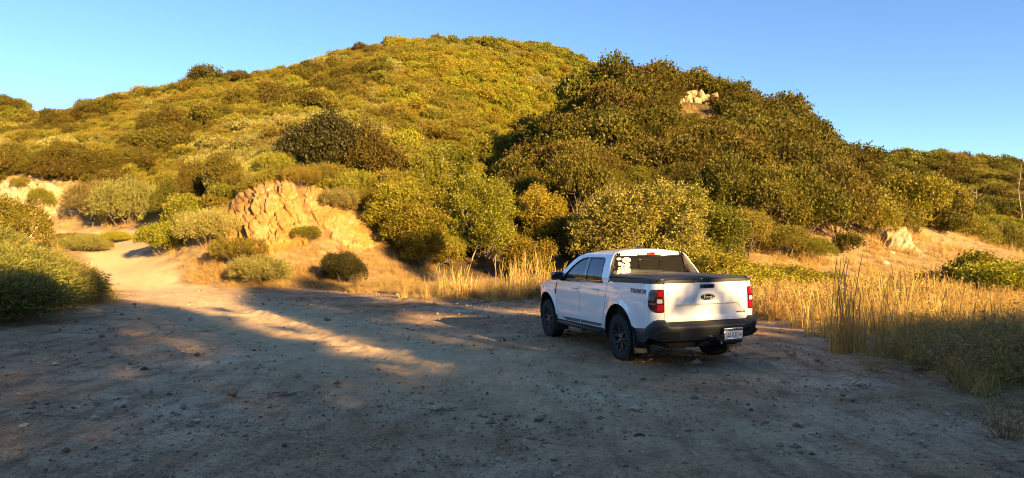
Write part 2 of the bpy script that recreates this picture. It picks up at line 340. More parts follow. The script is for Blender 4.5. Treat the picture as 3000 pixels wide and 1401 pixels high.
# ------------------------------------------------------------------ plants
def unit(v): return v / (np.linalg.norm(v, axis=-1, keepdims=True) + 1e-9)
def leaf_quads(P, A, L, Wd, g):
    n = len(P); A = unit(A); r = unit(g.normal(size=(n, 3))); S = unit(np.cross(A, r)); L = np.broadcast_to(L, (n,))[:, None]; Wd = np.broadcast_to(Wd, (n,))[:, None]
    V = np.stack([P, P + A * L * .55 + S * Wd, P + A * L, P + A * L * .55 - S * Wd], 1).reshape(-1, 3)
    return V, np.arange(4 * n).reshape(n, 4)
def crown_points(g, lobes, n, shell=.72, lowcut=-.35, inner=.12):
    lob = np.array(lobes, float); w = lob[:, 3] ** 2; w /= w.sum(); out_p = []; out_d = []
    tot = 0
    while tot < n:
        k = g.choice(len(lob), size=n, p=w); d = unit(g.normal(size=(n, 3)))
        u = g.random(n); rad = np.where(g.random(n) < inner, .3 + .5 * u, shell + (1 - shell) * u)
        p0 = lob[k, :3] + d * lob[k, 3:4] * np.array([1, 1, .9])
        wob = 1 + .16 * fbm(p0[:, 0] * 1.3, p0[:, 1] * 1.3, p0[:, 2] * 1.3, octv=2, seed=int(lob[0, 3] * 100))
        p = lob[k, :3] + d * (lob[k, 3] * rad * wob)[:, None]
        dist = np.linalg.norm(p[:, None, :] - lob[None, :, :3], axis=2) / lob[None, :, 3]
        ok = (d[:, 2] > lowcut) & (p[:, 2] > .04) & ((dist.min(1) > .55) | (g.random(n) < inner))
        out_p.append(p[ok]); out_d.append(d[ok]); tot += ok.sum()
    return np.vstack(out_p)[:n], np.vstack(out_d)[:n]
def foliage(mb, g, lobes, twigs, per, tl, L, Wd, up=.5, shell=.72, m=0, droop=0., lowcut=-.35, inner=.12, side=1.0):
    p, d = crown_points(g, lobes, twigs, shell, lowcut, inner)
    ax = unit(d * (1 - up) + np.array([0, 0, up]) + g.normal(size=p.shape) * .28 - np.array([0, 0, droop]))
    t = (np.arange(per) + g.random((len(p), per))) / per
    P = p[:, None, :] + ax[:, None, :] * (t * tl * (.6 + .8 * g.random((len(p), 1))))[:, :, None]
    P = P + g.normal(size=P.shape) * tl * .10
    LA = unit(ax[:, None, :] * .8 + g.normal(size=P.shape) * .62 * side)
    n = P.shape[0] * per; sc = .65 + .7 * g.random(n)
    V, F = leaf_quads(P.reshape(-1, 3), LA.reshape(-1, 3), L * sc, Wd * sc, g); mb.add(V, F, m)
def limbs(mb, g, lobes, r0=.10, m=1, n_extra=6, base=(0, 0, -.25), sides=5, twigs=10):
    base = np.array(base, float)
    for (x, y, z, r) in lobes:
        c = np.array([x, y, z]); mid = base + (c - base) * .5 + g.normal(size=3) * r * .15 + np.array([0, 0, -.05])
        b2 = base + np.array([x, y, 0]) * .12
        rr = r0 * (.5 + .5 * r / max(l[3] for l in lobes))
        mb.add(*tube([b2, (b2 + mid) / 2 + g.normal(size=3) * .05, mid, c, c + np.array([0, 0, r * .4])], [rr, rr * .85, rr * .62, rr * .4, rr * .15], sides), m=m)
        for k in range(n_extra):
            d = unit(g.normal(size=3) + np.array([0, 0, .35])); st = mid + (c - mid) * g.random()
            mb.add(*tube([st, st + d * r * .45 + g.normal(size=3) * .04, st + d * r * .9], [rr * .35, rr * .22, rr * .08], 4), m=m)
def lobes_dome(g, n, rx, h, base_r):
    L = [(0, 0, h * .52, base_r)]
    for k in range(n):
        a = 2 * math.pi * (k + g.random() * .6) / n; q = rx * (.45 + .35 * g.random()); r = base_r * (.5 + .3 * g.random())
        L.append((math.cos(a) * q, math.sin(a) * q, max(r * .55, h * (.25 + .4 * g.random())), r))
    return L
M = {}
M['oak'] = leaf_mat('scrub_oak_leaf', [(0.047, 0.0405, 0.0048), (0.1027, 0.0818, 0.0096), (0.1872, 0.1426, 0.0168)], .25, .55, .15)
M['olive'] = leaf_mat('olive_chamise_leaf', [(0.0833, 0.0739, 0.0076), (0.2117, 0.1727, 0.0187), (0.3416, 0.2695, 0.0352)], .30, .55, .2)
M['sage'] = leaf_mat('pale_sage_leaf', [(0.1532, 0.1332, 0.029), (0.2531, 0.2109, 0.0541), (0.3611, 0.2997, 0.0937)], .25, .65, .15)
M['bright'] = leaf_mat('bright_green_leaf', [(0.0861, 0.091, 0.0072), (0.1876, 0.177, 0.0135), (0.3162, 0.268, 0.0243)], .38, .45, .3)
M['yellow'] = leaf_mat('yellow_green_leaf', [(0.146, 0.128, 0.009), (0.275, 0.234, 0.017), (0.427, 0.342, 0.034)], .36, .5, .2)
M['maple'] = leaf_mat('pale_yellow_leaf', [(0.15, 0.14, 0.018), (0.27, 0.24, 0.036), (0.40, 0.34, 0.07)], .32, .5, .25, .1)
M['broom'] = leaf_mat('broom_twig_green', [(0.085, 0.085, 0.016), (0.17, 0.16, 0.03), (0.28, 0.245, 0.055)], .25, .6, .15, .2)
M['darkoak'] = leaf_mat('dark_evergreen_leaf', [(.020, .020, .005), (.042, .038, .008), (.085, .070, .014)], .2, .5, .2, .1)
M['bark'] = simple('grey_bark', (.16, .125, .09), .9, .1, noise=.4, bump=.5, nscale=14)
M['deadwood'] = simple('bleached_dead_wood', (.28, .225, .16), .9, .1, noise=.25, bump=.4, nscale=14)
SPEC = {}     # kind -> list of (far meshes), near meshes
def make_shrub(kind, seed, near):
    g = np.random.default_rng(seed); mb = MB(); k = 1.0 if near else 0.0
    if kind == 'oak':
        lo = lobes_dome(g, 6, 1.75, 2.6, 1.25)
        foliage(mb, g, lo, 2600 if near else 900, 9 if near else 6, .34 if near else .42, .085 if near else .15, .030 if near else .055, up=.62, shell=.70)
    elif kind == 'olive':
        lo = lobes_dome(g, 7, 1.7, 1.9, 1.0)
        foliage(mb, g, lo, 2400 if near else 760, 9 if near else 6, .26 if near else .32, .07 if near else .13, .022 if near else .046, up=.45, shell=.78)
    elif kind == 'sage':
        lo = lobes_dome(g, 8, 1.6, 1.25, .85)
        foliage(mb, g, lo, 2600 if near else 700, 9 if near else 6, .30 if near else .36, .10 if near else .20, .014 if near else .044, up=.35, shell=.80, side=.7)
    elif kind == 'bright':
        lo = lobes_dome(g, 6, 1.5, 2.6, 1.1)
        foliage(mb, g, lo, 1900 if near else 480, 8 if near else 6, .34 if near else .45, .11 if near else .21, .046 if near else .088, up=.4, shell=.6, inner=.2)
    elif kind == 'yellow':
        lo = lobes_dome(g, 7, 1.6, 1.9, 1.0)
        foliage(mb, g, lo, 2200 if near else 520, 8 if near else 6, .28 if near else .36, .075 if near else .17, .030 if near else .066, up=.5, shell=.7)
    ml = MB(); limbs(ml, g, lo, .05, 0, 6 if near else 3, sides=5 if near else 3)
    return mb.mesh(kind + '_crown', [M[kind]]), ml.mesh(kind + '_branches', [M['bark']])
def make_dark(seed):
    g = np.random.default_rng(seed); mb = MB(); lo = lobes_dome(g, 9, 1.75, 2.7, 1.3)
    foliage(mb, g, lo, 4200, 9, .34, .085, .030, up=.55, shell=.72); ml = MB(); limbs(ml, g, lo, .05, 0, 6); return mb.mesh('dark_oak_crown', [M['darkoak']]), ml.mesh('dark_oak_branches', [M['bark']])
KINDS = ['oak', 'olive', 'sage', 'bright', 'yellow']
FAR = {k: [make_shrub(k, 100 + 7 * i + s, False) for s in range(3)] for i, k in enumerate(KINDS)}
NEAR = {k: [make_shrub(k, 300 + 7 * i + s, True) for s in range(2)] for i, k in enumerate(KINDS)}
def _size(me):
    v = np.empty(len(me.vertices) * 3, np.float32); me.vertices.foreach_get('co', v); v = v.reshape(-1, 3)
    return 2 * float(np.percentile(np.hypot(v[:, 0], v[:, 1]), 94)), float(np.percentile(v[:, 2], 98.5))
NEAR['darkoak'] = [make_dark(55)]; KN = KINDS + ['darkoak']
SIZE = {k: _size(NEAR[k][0][0]) for k in KN}     # width, height of the meshes

PLACED = []     # (x, y, radius) of plants put by hand, kept free of scattered ones
def stand(name, crown_me, limb_me, loc, scale, rz, tilt=0.0):
    o = empty(name, loc, rz); o.scale = scale
    if tilt: o.rotation_euler = (tilt, 0, rz)
    link('crown', crown_me, o)
    if limb_me is not None: link('branches', limb_me, o)
    return o
def plant(kind, name, label, cat, u, Y, width, hgt, group=None, near=True, variant=0, rz=None, sink=.05, v=None):
    if v is not None: x, y, z = hit(u, v)
    else: x, y = gY(u, Y); z = h1(x, y)
    cm, lm = (NEAR if near else FAR)[kind][variant % len((NEAR if near else FAR)[kind])]
    w0, h0 = SIZE[kind]
    o = stand(name, cm, lm, (x, y, z - sink), (width / w0, width / w0, hgt / h0), random.uniform(0, 6.28) if rz is None else rz)
    PLACED.append((x, y, width * .40)); return tag(o, label, cat, group)
# ------------------------------------------------------------------ plants put where the photograph shows them
def broom_mesh(seed):
    g = np.random.default_rng(seed); mb = MB(); lo = [(0, 0, .75, .85), (.8, .2, .5, .6), (-.75, -.1, .6, .65), (.1, .8, .5, .6), (-.1, -.8, .45, .6), (.55, -.6, .75, .45), (-.5, .6, .85, .45), (.4, .5, 1.0, .4)]
    p, d = crown_points(g, lo, 5200, .35, -.2, .4)
    ax = unit(d * .6 + np.array([0, 0, .35]) + g.normal(size=p.shape) * .4)
    for k in range(4):
        L = .19 * (.6 + .8 * g.random(len(p))); q = p + ax * (k * .11) + g.normal(size=p.shape) * .03
        a2 = unit(ax + g.normal(size=p.shape) * .35 + np.array([.25, 0, -.12 * k])); V, F = leaf_quads(q, a2, L, .0105, g); mb.add(V, F)
    ml = MB(); limbs(ml, g, lo, .03, 0, 8)
    return mb.mesh('broom_crown', [M['broom']]), ml.mesh('broom_branches', [M['bark']])
BROOM = [broom_mesh(5), broom_mesh(6)]
def broom(label, u, Y, w, h, k, group='broom shrubs at the left edge of the clearing', rz=0):
    x, y = gY(u, Y); o = stand('broom_shrub', *BROOM[k % 2], (x, y, h1(x, y) - .05), (w / 3.2, w / 3.2, h / 1.9), rz); PLACED.append((x, y, w * .4)); return tag(o, label, 'shrub', group)
broom('big feathery broom shrub at the left edge, shaded below and sunlit on top', 20, 18.0, 3.9, 1.65, 0, rz=.3)
broom('feathery broom shrub leaning over the dirt, second in from the left edge', 140, 20.0, 3.5, 1.45, 1, rz=1.4)
broom('low shaded broom shrub whose tip reaches furthest onto the dirt of the track', 215, 22.5, 2.4, 1.05, 0, rz=2.2)
broom('shaded broom shrub in the lower left corner of the thicket', -45, 15.3, 3.8, 1.45, 1, rz=3.3)
broom('tall sunlit broom shrub behind the big shaded one at left edge', 20, 23.5, 4.2, 2.1, 1, rz=4.1)
broom('sunlit broom shrub behind the thicket, nearest the track', 165, 26.0, 3.4, 1.5, 0, rz=5.0)
broom('broom shrub in the middle of the sunlit part of the left thicket', 95, 25.0, 3.2, 2.0, 1, rz=5.9)
broom('tall broom shrub cut off by the left edge, behind the thicket', -90, 26, 4.6, 2.9, 0, rz=.9)
plant('olive', 'olive_shrub', 'olive shrub above the sunlit broom thicket at the far left edge', 'shrub', 10, 33, 4.2, 2.6, variant=0)
plant('olive', 'olive_shrub', 'dark olive shrub on the verge between thicket and left rock bank', 'shrub', 215, 42, 2.8, 1.0, variant=1)
plant('yellow', 'verge_shrub', 'small yellow green bush on the verge beside the track', 'shrub', 285, 38.5, 1.6, .8, variant=0)
plant('yellow', 'verge_shrub', 'low yellow green bush on the verge, further back by the track bend', 'shrub', 330, 46, 2.4, .8, variant=1)
plant('sage', 'sage_shrub', 'low pale dry sage on the verge left of the track', 'shrub', 235, 37.5, 2.4, .9, variant=0)
plant('olive', 'olive_shrub', 'round grey green shrub standing against the foot of left rock bank', 'shrub', 120, 61.5, 2.4, 2.0, variant=0)
plant('olive', 'olive_shrub', 'small green shrub growing high on the left rock bank', 'shrub', 62, 63.5, 1.6, 1.3, variant=1)
# right of the track
plant('yellow', 'manzanita', 'bright yellow green bush beside the track bend, leftmost of the row', 'shrub', 478, 35.0, 2.6, 1.5, 'bushes along the foot of the orange bank')
plant('bright', 'manzanita', 'bright green bush behind the leftmost one beside the track bend', 'shrub', 545, 37.5, 2.5, 2.0, 'bushes along the foot of the orange bank', variant=1)
plant('sage', 'sage_shrub', 'large rounded pale green bush left of the dark one below the orange bank', 'shrub', 612, 33.5, 3.0, 1.65, 'bushes along the foot of the orange bank')
plant('olive', 'olive_shrub', 'dark olive bush between two pale ones below the orange bank', 'shrub', 705, 31.5, 2.5, 1.25, 'bushes along the foot of the orange bank', variant=1)
plant('sage', 'sage_shrub', 'pale sage bush spreading at the dirt edge, right end of the row', 'shrub', 765, 29.6, 2.7, 1.15, 'bushes along the foot of the orange bank', variant=1)
plant('darkoak', 'round_shrub', 'round dark green bush alone at the foot of the orange bank', 'shrub', 1013, 30.3, 1.9, 1.4, variant=1)
plant('olive', 'olive_shrub', 'small dark shrub growing in the middle of orange bank', 'shrub', 895, 0, 1.7, .85, v=712)
plant('sage', 'sage_shrub', 'pale shrub overhanging the orange rock face on its right side', 'shrub', 992, 0, 2.1, 1.15, v=618, variant=1)
# above the bank
plant('darkoak', 'scrub_oak', 'very large dark domed scrub oak above the orange bank', 'tree', 960, 42.0, 5.6, 4.4, variant=0, rz=.5)
plant('oak', 'scrub_oak', 'sunlit scrub oak joined to the right side of the very large dark one', 'tree', 1075, 42.0, 4.8, 4.4, variant=1, rz=2.5)
plant('olive', 'olive_shrub', 'olive shrub on the slope right below the large domed oaks', 'shrub', 1140, 39.0, 3.6, 2.8, variant=1)
plant('sage', 'sage_shrub', 'grey green shrub on top of orange rock face', 'shrub', 775, 0, 3.2, 1.9, v=535)
plant('sage', 'sage_shrub', 'grey green shrub on the left shoulder of the orange rock face', 'shrub', 690, 42.0, 3.0, 2.2, variant=1)
plant('oak', 'scrub_oak', 'dark scrub oak left of the orange rock face', 'tree', 660, 41.0, 2.8, 2.7, variant=1)
plant('oak', 'scrub_oak', 'tall narrow brown green oak between track bend and orange rock', 'tree', 575, 43.5, 2.4, 3.6, variant=0)
plant('oak', 'scrub_oak', 'dark shaded scrub oak in the hollow behind the track bend', 'tree', 500, 50.0, 2.6, 3.0, variant=1)
plant('sage', 'sage_shrub', 'wide pale green shrub on the far side of the track bend', 'shrub', 380, 57, 5.2, 3.6, variant=0)
plant('sage', 'sage_shrub', 'pale green shrub between left rock bank and the track bend', 'shrub', 285, 60, 4.6, 3.0, variant=1)
# trees at the foot of the hill
def tree_mesh(seed, kind, lobes, twigs, per, tl, L, Wd, up, shell, inner=.2, droop=0., trunk=.10, branches=3):
    g = np.random.default_rng(seed); mb = MB(); foliage(mb, g, lobes, twigs, per, tl, L, Wd, up, shell, inner=inner, droop=droop)
    ml = MB(); limbs(ml, g, lobes, trunk, 0, 8)
    return mb.mesh(kind + '_tree_crown', [M[kind]]), ml.mesh(kind + '_tree_trunk', [M['bark']])
gt = np.random.default_rng(77)
def tree(kind, label, u, Y, w, h, seed, nl=13, group=None, twigs=4200, L=.078, Wd=.034, up=.35, name=None, shell=.42, inner=.25, tl=.4, per=8, droop=0.):
    g = np.random.default_rng(seed); lo = [(0, 0, h * .5, min(w, h) * .25)]
    for k in range(nl):
        a = 2 * math.pi * (k + g.random() * .7) / nl; zz = h * (.10 + .74 * ((k * 3) % nl) / nl); q = w * .5 * (.35 + .45 * g.random()) * (1.15 - .55 * zz / h); r = min(w, h) * (.11 + .12 * g.random())
        lo.append((math.cos(a) * q, math.sin(a) * q, max(zz, r * .7), r))
    for k in range(nl):                                            # small outer sprays break the outline
        b_ = lo[1 + int(g.integers(0, nl))]; d = unit(g.normal(size=3) + np.array([0, 0, .25])); rr = b_[3] * g.uniform(.25, .5); q = np.array(b_[:3]) + d * b_[3] * g.uniform(.85, 1.25); lo.append((q[0], q[1], max(q[2], rr * .6), rr))
    cm, lm = tree_mesh(seed, kind, lo, twigs, per, tl, L, Wd, up, shell, inner, droop, trunk=.05 + .012 * h)
    x, y = gY(u, Y); o = empty(name or kind + '_tree', (x, y, h1(x, y) - .05)); link('crown', cm, o); link('trunk', lm, o)
    PLACED.append((x, y, w * .40)); return tag(o, label, 'tree', group)
FT = 'leafy trees along the foot of the hill'
tree('yellow', 'yellow green tree just right of the orange bank, its foot in shade', 1165, 36.0, 3.2, 3.6, 11, group=FT)
tree('yellow', 'broad golden green tree low over the dirt, between bank and green trees', 1235, 35.0, 3.4, 3.4, 12, group=FT)
tree('bright', 'taller bright green tree with dark gaps behind the golden green one', 1270, 40.0, 3.6, 5.6, 13, group=FT)
tree('bright', 'bright green leafy tree with an open dark hollow at its left side', 1415, 38.0, 4.2, 5.4, 14, group=FT)
tree('bright', 'dark green tree standing higher behind the bright leafy ones', 1330, 46.0, 4.6, 5.4, 15, group=FT, L=.12, Wd=.05)
tree('yellow', 'dense rounded golden bush behind the tall dry grass left of the truck', 1545, 34.5, 3.0, 1.9, 16, group=FT, twigs=2200, L=.07, Wd=.03, shell=.75, name='golden_bush')
tree('yellow', 'golden bush with yellow leaves between the leafy trees and the pale tree', 1590, 40.0, 3.4, 3.6, 17, group=FT)
tree('maple', 'large pale yellow green tree directly behind the truck cab, left half', 1815, 34.5, 4.8, 4.7, 18, nl=20, twigs=5200, L=.092, Wd=.04, up=.25, name='pale_tree', tl=.45, shell=.35, inner=.3)
tree('maple', 'pale yellow green tree directly behind the truck roof, right half', 1970, 35.0, 4.2, 5.1, 19, nl=18, twigs=4800, L=.092, Wd=.04, up=.25, name='pale_tree', tl=.45, shell=.35, inner=.3)
tree('bright', 'green tree at the right side of the pale one behind the truck bed', 2095, 37.0, 3.4, 3.4, 20, group=FT)
for k, (u, Y, w, h, kd, lb) in enumerate([
    (1700, 44, 4.2, 4.6, 'oak', 'dark scrub oak just left of the pale tree, above the golden bush'),
    (2130, 44, 5.2, 4.4, 'oak', 'dark scrub oak on the slope right behind the truck bed'),
    (2250, 43, 5.2, 4.2, 'oak', 'dark scrub oak right of the truck, lowest on the slope'),
    (2350, 45, 5.4, 4.6, 'oak', 'big dark domed scrub oak overhanging the rocky foot at right'),
    (2450, 48, 5.4, 5.2, 'oak', 'broad dark scrub oak at the right end of the hill foot'),
    (2180, 39, 3.6, 2.6, 'olive', 'brown green shrub below the scrub oaks right of the truck'),
    (2300, 39.5, 3.0, 1.9, 'olive', 'low brown shrub under the big domed scrub oak at right'),
    (2385, 40, 2.6, 1.4, 'olive', 'low olive shrub on the rocky slope right of the domed oak'),
    (2560, 50, 3.6, 2.8, 'yellow', 'yellow green shrub on the pale rock spur at right'),
    (2620, 56, 2.6, 1.6, 'yellow', 'small bush low on the pale rock spur at right'),
    (2660, 68, 7.0, 5.4, 'yellow', 'tall golden green bush behind the pale rock spur'),
    (2740, 76, 6.2, 5.0, 'yellow', 'golden green bush right behind the end of pale spur'),
    (2820, 92, 8.0, 5.5, 'olive', 'wide brown green bush at the far edge of the right field'),
    (2930, 96, 8.0, 5.0, 'olive', 'rounded brown bush at the far right edge of the field')]):
    plant(kd, {'oak': 'scrub_oak', 'olive': 'olive_shrub', 'yellow': 'golden_bush'}[kd], lb, 'tree' if kd == 'oak' else 'shrub', u, Y, w, h, variant=k)
for k, (u, Y, w, h, kd, lb) in enumerate([
    (2215, 24, 3.2, 1.05, 'yellow', 'golden leafy scrub right behind the tailgate corner'), (2310, 25, 3.2, 1.1, 'yellow', 'golden leafy scrub in the grass, second right of the truck'),
    (2400, 27, 2.8, .95, 'olive', 'olive scrub in the dry grass right of the golden ones'), (2130, 26, 3.0, 1.5, 'yellow', 'golden leafy scrub behind the truck bed'),
    (2480, 30, 2.6, .75, 'yellow', 'low golden scrub behind the tall dry stalks'),
    (2870, 23.5, 2.4, 1.7, 'bright', 'green leafy bush rising from the ditch at right'), (2950, 22.0, 2.6, 1.35, 'yellow', 'golden green bush in the ditch beside the right edge'),
    (2790, 27.5, 3.8, 1.7, 'oak', 'black shaded bush in the ditch behind the dry stalks'), (2720, 29, 3.4, 1.6, 'oak', 'dark shaded bush deep in the ditch, left of the black one'), (3040, 24, 3.2, 1.5, 'olive', 'brown green bush in the ditch, cut by the right edge')]):
    plant(kd, 'ditch_bush' if k > 4 else 'golden_scrub', lb, 'shrub', u, Y, w, h, variant=k)

# ------------------------------------------------------------------ rock faces: slabs between open joints
def rock_mat(name, cols):
    m, t, out = new_mat(name); tc = N(t, 'ShaderNodeTexCoord'); oi = N(t, 'ShaderNodeObjectInfo')
    va = N(t, 'ShaderNodeVectorMath', operation='ADD'); t.links.new(tc.outputs['Object'], va.inputs[0]); t.links.new(oi.outputs['Location'], va.inputs[1])
    a = noise_tex(t, va.outputs[0], .9, 6, .65); b_ = noise_tex(t, va.outputs[0], 7, 7, .7)
    c = ramp(t, a, [(.28, cols[0]), (.45, cols[1]), (.58, cols[2]), (.75, cols[3])]); d = ramp(t, b_, [(.3, (.55, .5, .45)), (.5, (1, 1, 1)), (.7, (1.3, 1.3, 1.3))]); c = mixc(t, .7, c, d, 'MULTIPLY')
    rv = ramp(t, oi.outputs['Random'], [(0, (.88, .86, .84)), (1, (1.1, 1.08, 1.05))]); c = mixc(t, 1, c, rv, 'MULTIPLY')
    b = N(t, 'ShaderNodeBsdfPrincipled', i_Roughness=.9); b.inputs['Specular IOR Level'].default_value = .15
    bn = N(t, 'ShaderNodeBump', i_Strength=.9, i_Distance=.06); t.links.new(b_, bn.inputs['Height']); t.links.new(bn.outputs[0], b.inputs['Normal'])
    t.links.new(c, b.inputs['Base Color']); t.links.new(b.outputs[0], out.inputs[0]); return m
M['rock'] = rock_mat('ochre_rock', [(.26, .125, .040), (.39, .21, .055), (.42, .26, .095), (.46, .32, .16)])
M['palerock'] = rock_mat('pale_rock', [(.30, .19, .10), (.40, .28, .15), (.45, .34, .21), (.50, .42, .30)])
def clip_poly(poly, a, b, c):      # keep a*x+b*y <= c
    out = []
    for i in range(len(poly)):
        p, q = poly[i], poly[(i + 1) % len(poly)]; dp, dq = a * p[0] + b * p[1] - c, a * q[0] + b * q[1] - c
        if dp <= 0: out.append(p)
        if (dp < 0) != (dq < 0) and dp != dq: t = dp / (dp - dq); out.append((p[0] + t * (q[0] - p[0]), p[1] + t * (q[1] - p[1])))
    return out
def in_poly(p, poly):
    c = False
    for i in range(len(poly)):
        (ax, ay), (bx, by) = poly[i], poly[(i + 1) % len(poly)]
        if (ay > p[1]) != (by > p[1]) and p[0] < (bx - ax) * (p[1] - ay) / (by - ay) + ax: c = not c
    return c
def vor(x, y, seed):
    """cellular noise: cell value, distance to the nearest joint"""
    ix, iy = np.floor(x).astype(np.int64), np.floor(y).astype(np.int64); d1 = np.full(x.shape, 9.); d2 = np.full(x.shape, 9.); val = np.zeros(x.shape)
    for a in (-1, 0, 1):
        for b in (-1, 0, 1):
            cx, cy = ix + a, iy + b; px, py = cx + _h(cx, cy, 0, seed), cy + _h(cx, cy, 7, seed); d = np.hypot(px - x, py - y); v = _h(cx, cy, 13, seed)
            new = d < d1; d2 = np.where(new, d1, np.minimum(d2, d)); val = np.where(new, v, val); d1 = np.where(new, d, d1)
    return val, d2 - d1
def hits(u, v, y0, y1, n=110):
    out = np.empty((len(u), 3)); Y = np.exp(np.linspace(math.log(y0), math.log(y1), n))
    for i in range(0, len(u), 300):
        uu, vv = u[i:i + 300, None], v[i:i + 300, None]; X = (uu - 1500) / FPX * Y[None]; d = height(X.ravel(), np.broadcast_to(Y, X.shape).ravel()).reshape(X.shape) - (CAMZ + (HORIZON - vv) / FPX * Y[None])
        k = np.where((d > 0).any(1), np.argmax(d > 0, 1), n - 1); k = np.clip(k, 1, n - 1); r = np.arange(len(k)); da, db = d[r, k - 1], d[r, k]; yk = Y[k - 1] + (Y[k] - Y[k - 1]) * np.clip(-da / (db - da + 1e-9), 0, 1); out[i:i + 300, 0] = (u[i:i + 300] - 1500) / FPX * yk; out[i:i + 300, 1] = yk
    out[:, 2] = height(out[:, 0], out[:, 1]); return out
ROCKZONES = []; ZDEPTH = []
def rock_face(name, label, outline, cell, elong, tilt, amp, mat, seed, bulge=.0, step=3.0, cat='rock'):
    """bedrock standing out of the hillside inside an outline given in photo pixels: broken into steps along joints, with open cracks"""
    ou = np.array(outline, float); ROCKZONES.append(outline); cu, cv = ou.mean(0); bx, by, bz = hit(cu, cv); ZDEPTH.append(by)
    us, vs = np.arange(ou[:, 0].min() - 6, ou[:, 0].max() + 7, step), np.arange(ou[:, 1].min() - 6, ou[:, 1].max() + 7, step); U, Vv = np.meshgrid(us, vs); u, v = U.ravel(), Vv.ravel()
    ins = np.zeros(len(u), bool); dm = np.full(len(u), 1e9); k = len(ou)
    for i in range(k):
        ax, ay = ou[i]; bx_, by_ = ou[(i + 1) % k]; ex, ey = bx_ - ax, by_ - ay; t = np.clip(((u - ax) * ex + (v - ay) * ey) / (ex * ex + ey * ey), 0, 1); dm = np.minimum(dm, np.hypot(u - ax - t * ex, v - ay - t * ey)); ins ^= ((ay > v) != (by_ > v)) & (u < (bx_ - ax) * (v - ay) / (by_ - ay + 1e-12) + ax)
    sd = np.where(ins, dm, -dm); P = hits(u, v, by * .6, by * 1.4, 200); e = .5
    n = np.stack([-(height(P[:, 0] + e, P[:, 1]) - height(P[:, 0] - e, P[:, 1])) / (2 * e), -(height(P[:, 0], P[:, 1] + e) - height(P[:, 0], P[:, 1] - e)) / (2 * e), np.ones(len(u))], 1); n = unit(unit(n) + np.array([0, -.5, 0]))
    m = by / FPX; a0, b0 = u * m, v * m; a = math.cos(tilt) * a0 + math.sin(tilt) * b0; b = (-math.sin(tilt) * a0 + math.cos(tilt) * b0) / elong
    wa, wb = a + .45 * cell * fbm(a / cell * .9, b / cell * .9, octv=3, seed=seed), b + .45 * cell * fbm(a / cell * .9 + 9, b / cell * .9 + 4, octv=3, seed=seed + 1)
    v1, j1 = vor(wa / cell, wb / cell, seed); v2, j2 = vor(wa / cell * 2.7 + 3, wb / cell * 2.3 + 5, seed + 2); cr = np.clip(fbm(a / cell * .5, b / cell * .5, octv=2, seed=seed + 5) * 2.5 + .35, 0, 1)
    off = amp * (.95 * v1 + .38 * v2 * (v1 > .35) + .22 * fbm(a * 4, b * 4, octv=4, seed=seed + 7, gain=.6) - 1.5 * cr * (1 - sstep(.03, .13, j1)) - .35 * (1 - sstep(.02, .12, j2)))
    off = off + bulge * np.clip(1 - np.abs(2 * (u - cu) / (ou[:, 0].max() - ou[:, 0].min())) ** 2, 0, 1)
    ed = sstep(-3, 9, sd + 9 * fbm(u / 16, v / 16, octv=2, seed=seed + 9)); V = P + n * (off * ed - .35 * (1 - ed))[:, None]; V[:, :2] += .0
    nx = len(us); keep = sd > -9; F = [(r * nx + c, r * nx + c + 1, (r + 1) * nx + c + 1, (r + 1) * nx + c) for r in range(len(vs) - 1) for c in range(nx - 1) if keep[r * nx + c] and keep[(r + 1) * nx + c + 1] and np.ptp(P[[r * nx + c, r * nx + c + 1, (r + 1) * nx + c, (r + 1) * nx + c + 1], 1]) < 1.2]
    root = empty(name, (bx, by, bz)); tag(root, label, cat); me = np_mesh('rock', V - np.array([bx, by, bz]), np.array(F)[:, ::-1]); o = link('rock_face', me, root, mat); return root
rock_face('rock_outcrop', 'cracked orange rock face above the bend of the dirt clearing', [(650, 735), (662, 640), (690, 570), (750, 530), (800, 515), (855, 538), (890, 600), (920, 680), (900, 725), (840, 740), (760, 760), (700, 770)], 1.05, 1.9, -.35, .50, M['rock'], 3, bulge=.35)
rock_face('rock_outcrop', 'crumbling ochre rock step under the overhanging pale shrub', [(885, 600), (900, 545), (950, 552), (970, 595), (1010, 618), (1075, 630), (1130, 670), (1135, 720), (1050, 745), (990, 720), (930, 665)], .8, 1.6, -.5, .28, M['rock'], 4, bulge=.1)
rock_face('rock_bank', 'pale cut rock bank beside the track at the left edge', [(-30, 655), (-30, 515), (60, 520), (120, 540), (170, 545), (225, 555), (220, 600), (200, 625), (120, 640)], 1.1, 1.5, -.6, .5, M['palerock'], 5, bulge=.2)
ROCKZONES.append([(1975, 312), (1990, 258), (2060, 255), (2120, 270), (2125, 318)]); ZDEPTH.append(hit(2052, 305)[1])
rock_face('rock_spur', 'pale bare rock spur sloping down at the right end of hill', [(2545, 622), (2580, 615), (2625, 650), (2665, 700), (2700, 742), (2640, 740), (2600, 725), (2570, 700), (2560, 660)], 1.3, 1.6, .7, .30, M['palerock'], 7, bulge=.4)
